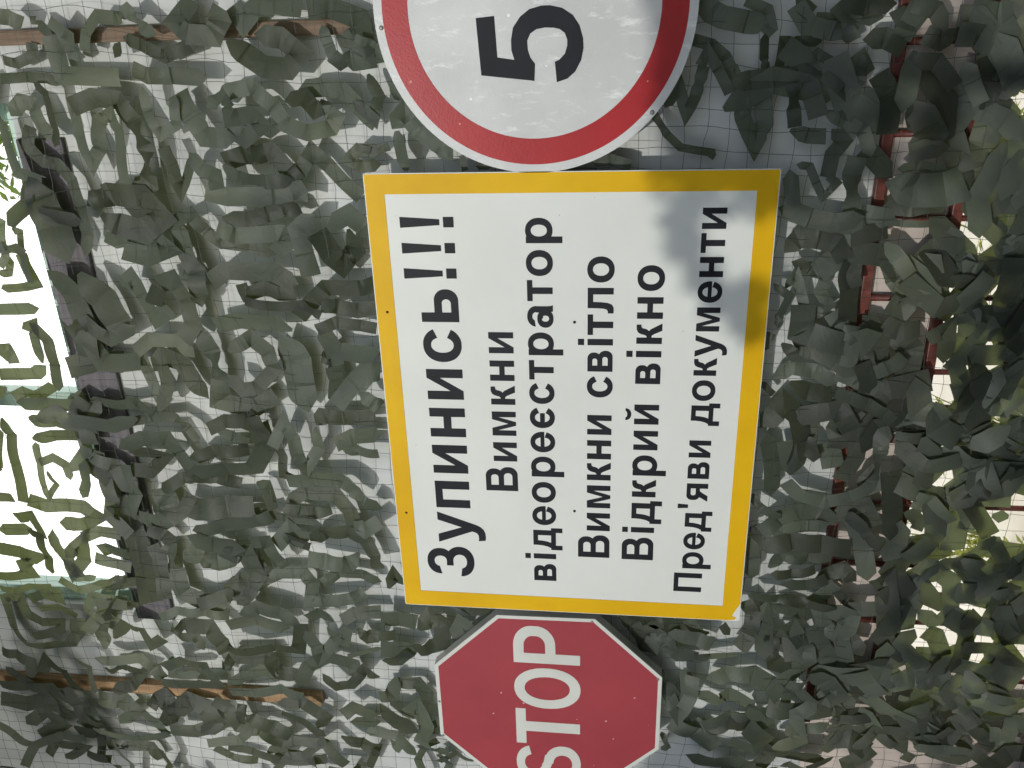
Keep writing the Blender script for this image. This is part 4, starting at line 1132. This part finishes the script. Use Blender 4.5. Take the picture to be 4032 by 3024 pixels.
tag(o, 'the many smaller cloth strips laced through the net', kind='stuff')
# ------------------------------------------------------------------ outside, seen through the gaps
def leaf_quads(m, c, n, r, size, rr, squash=0.8):
    for _ in range(n):
        while True:
            p = Vector((rr.uniform(-1, 1), rr.uniform(-1, 1), rr.uniform(-1, 1)))
            if 0.15 < p.length < 1: break
        p = Vector((p.x * r, p.y * r, p.z * r * squash)) + Vector(c)
        a = Vector((rr.uniform(-1, 1), rr.uniform(-1, 1), rr.uniform(-0.6, 0.6))).normalized()
        b = a.cross(Vector((rr.uniform(-1, 1), rr.uniform(-1, 1), rr.uniform(-1, 1)))).normalized()
        s = size * rr.uniform(0.6, 1.3)
        m.add([p - a * s, p - b * s * 0.35, p + a * s, p + b * s * 0.35], [(0, 1, 2, 3)])

tr = empty('tree', (1.6, 9.0, 0))
tag(tr, 'tall leafy tree standing beyond the wall, seen through the window corner', 'tree')
rt = random.Random(4)
m = MB()
m.tube([(1.6, 9, 0), (1.55, 9.05, 2.5), (1.65, 8.9, 5.5), (1.4, 9.0, 9.0), (1.3, 9.1, 12.0)], [0.24, 0.20, 0.16, 0.10, 0.03], 10)
limbs = []
for i in range(14):
    h = rt.uniform(4.0, 11.0); a = rt.uniform(0, 6.28); L = rt.uniform(1.2, 2.4)
    e = (1.5 + L * math.cos(a), 9 + L * math.sin(a), h + rt.uniform(0.6, 1.6)); limbs.append(e)
    m.tube([(1.5, 9, h), ((1.5 + e[0]) / 2, (9 + e[1]) / 2, h + 0.4), e], [0.07, 0.05, 0.015], 6)
m.build('trunk', MAT['bark'], tr, True)
m = MB()
for e in limbs:
    for _ in range(5):
        c = (e[0] + rt.uniform(-.7, .7), e[1] + rt.uniform(-.7, .7), e[2] + rt.uniform(-.5, .7))
        leaf_quads(m, c, 90, rt.uniform(0.35, 0.7), 0.11, rt)
m.build('crown', MAT['leaf'], tr)

rw = random.Random(8)
spots = [(-0.75, 0.62, 0.42), (-0.45, 0.85, 0.36), (-0.95, 0.95, 0.5), (-0.18, 0.60, 0.33), (0.15, 1.05, 0.45), (0.42, 0.66, 0.50), (0.62, 0.92, 0.62), (0.85, 0.7, 0.55), (1.15, 0.9, 0.6)]
names = ['leftmost', 'second from left', 'third from left', 'fourth from left', 'fifth from left', 'sixth from left', 'seventh from left', 'eighth from left', 'rightmost']
for i, (x, y, h) in enumerate(sorted(spots)):
    w = empty('weed', (x, y, 0))
    tag(w, 'sunlit yellow green weed behind the grille, ' + names[i] + ' of the row', 'weed', 'weeds behind the grille')
    st_, lf = MB(), MB()
    for _ in range(9):
        a, L = rw.uniform(0, 6.28), h * rw.uniform(0.6, 1.1)
        lean = rw.uniform(0.05, 0.22)
        p = [(x, y, 0), (x + lean * .4 * math.cos(a), y + lean * .4 * math.sin(a), L * .55), (x + lean * math.cos(a), y + lean * math.sin(a), L)]
        st_.tube(p, [0.004, 0.003, 0.0015], 5)
        for q in range(12):
            t = rw.uniform(0.25, 1.0)
            c = Vector(p[0]).lerp(Vector(p[1]), t * 2) if t < .5 else Vector(p[1]).lerp(Vector(p[2]), t * 2 - 1)
            d = Vector((rw.uniform(-1, 1), rw.uniform(-1, 1), rw.uniform(-.2, .9))).normalized()
            s = d.cross(Vector((0, 0, 1))).normalized() * rw.uniform(0.006, 0.011)
            ln = rw.uniform(0.035, 0.075)
            lf.add([c, c + d * ln * .5 - s, c + d * ln + Vector((0, 0, -0.01)), c + d * ln * .5 + s], [(0, 1, 2, 3)])
    st_.build('stem', MAT['weed'], w, True)
    lf.build('foliage', MAT['weed'], w)

# unseen trees and bushes added behind the viewer to shade the wall and signs
rb = random.Random(21)
bt = empty('added_shade_tree', (0.41, -2.3, 0))
tag(bt, 'unseen bushy tree added behind the camera, crown shaped to shade the lower right of the wall', 'tree')
m = MB()
m.tube([(0.41, -2.3, 0), (0.45, -2.28, 0.9), (0.40, -2.3, 1.7), (0.42, -2.28, 2.2)], [0.05, 0.045, 0.03, 0.01], 8)
m.build('trunk', MAT['bark'], bt, True)
m = MB()
def clump(x, z, r):                       # x, z: where its shade falls on the plane of the signs
    y = -2.3 + rb.uniform(-.12, .12)
    leaf_quads(m, (x + 0.1677 * y, y, z - 0.4339 * y), int(60 + 15000 * r * r), r, 0.03, rb, 1.0)
for x, z in [(x, z) for x in (0.60, 0.67, 0.76, 0.86, 0.96, 1.05) for z in (1.10, 1.19, 1.28, 1.37)]: clump(x + rb.uniform(-.015, .015), z + rb.uniform(-.015, .015), 0.085)
for x, z in ((0.44, 1.36), (0.50, 1.37), (0.37, 1.32), (0.31, 1.27), (0.32, 1.20), (0.25, 1.20)): clump(x, z, 0.045)
for x in (0.62, 0.74, 0.86, 0.98):
    for z in (0.84, 0.97): clump(x + rb.uniform(-.03, .03), z, 0.05)
m.build('crown', MAT['leaf'], bt)
bt2 = empty('added_shade_tree', (-1.72, -2.3, 0))
tag(bt2, 'unseen slender tree added behind the camera to shade one corner of the stop sign', 'tree')
m = MB()
m.tube([(-1.72, -2.3, 0), (-1.70, -2.28, 1.0), (-1.72, -2.3, 2.3)], [0.035, 0.028, 0.008], 8)
m.build('trunk', MAT['bark'], bt2, True)
m = MB()
for q in ((-1.30, 1.38), (-1.24, 1.33), (-1.36, 1.42), (-1.17, 1.29), (-1.3, 1.27), (-1.40, 1.33), (-1.38, 1.2), (-1.25, 1.2)): clump(*q, 0.07)
m.build('crown', MAT['leaf'], bt2)
hd = empty('added_shade_hedge', (-0.5, -3.5, 0))  # added out of view to darken the foot of the wall
tag(hd, 'unseen leafy bushes added behind the camera to shade the foot of the wall', 'added_shade_hedge')
m = MB()
st_ = MB()
for i in range(150):
    x = rb.uniform(-3.0, 2.0)
    top = 2.16 + 0.10 * noise.noise(Vector((x * 1.7, 0, 2))) - 0.1
    z = rb.uniform(0.15, top)
    leaf_quads(m, (x, -3.5 + rb.uniform(-.25, .25), z), 70, rb.uniform(0.14, 0.24), 0.06, rb)
for i in range(22):
    x = -2.9 + i * 0.22
    st_.tube([(x, -3.5, 0), (x + rb.uniform(-.08, .08), -3.5 + rb.uniform(-.1, .1), 1.0), (x + rb.uniform(-.15, .15), -3.5, 1.8)], [0.02, 0.015, 0.006], 6)
m.build('foliage', MAT['leaf'], hd)
st_.build('stems', MAT['bark'], hd, True)
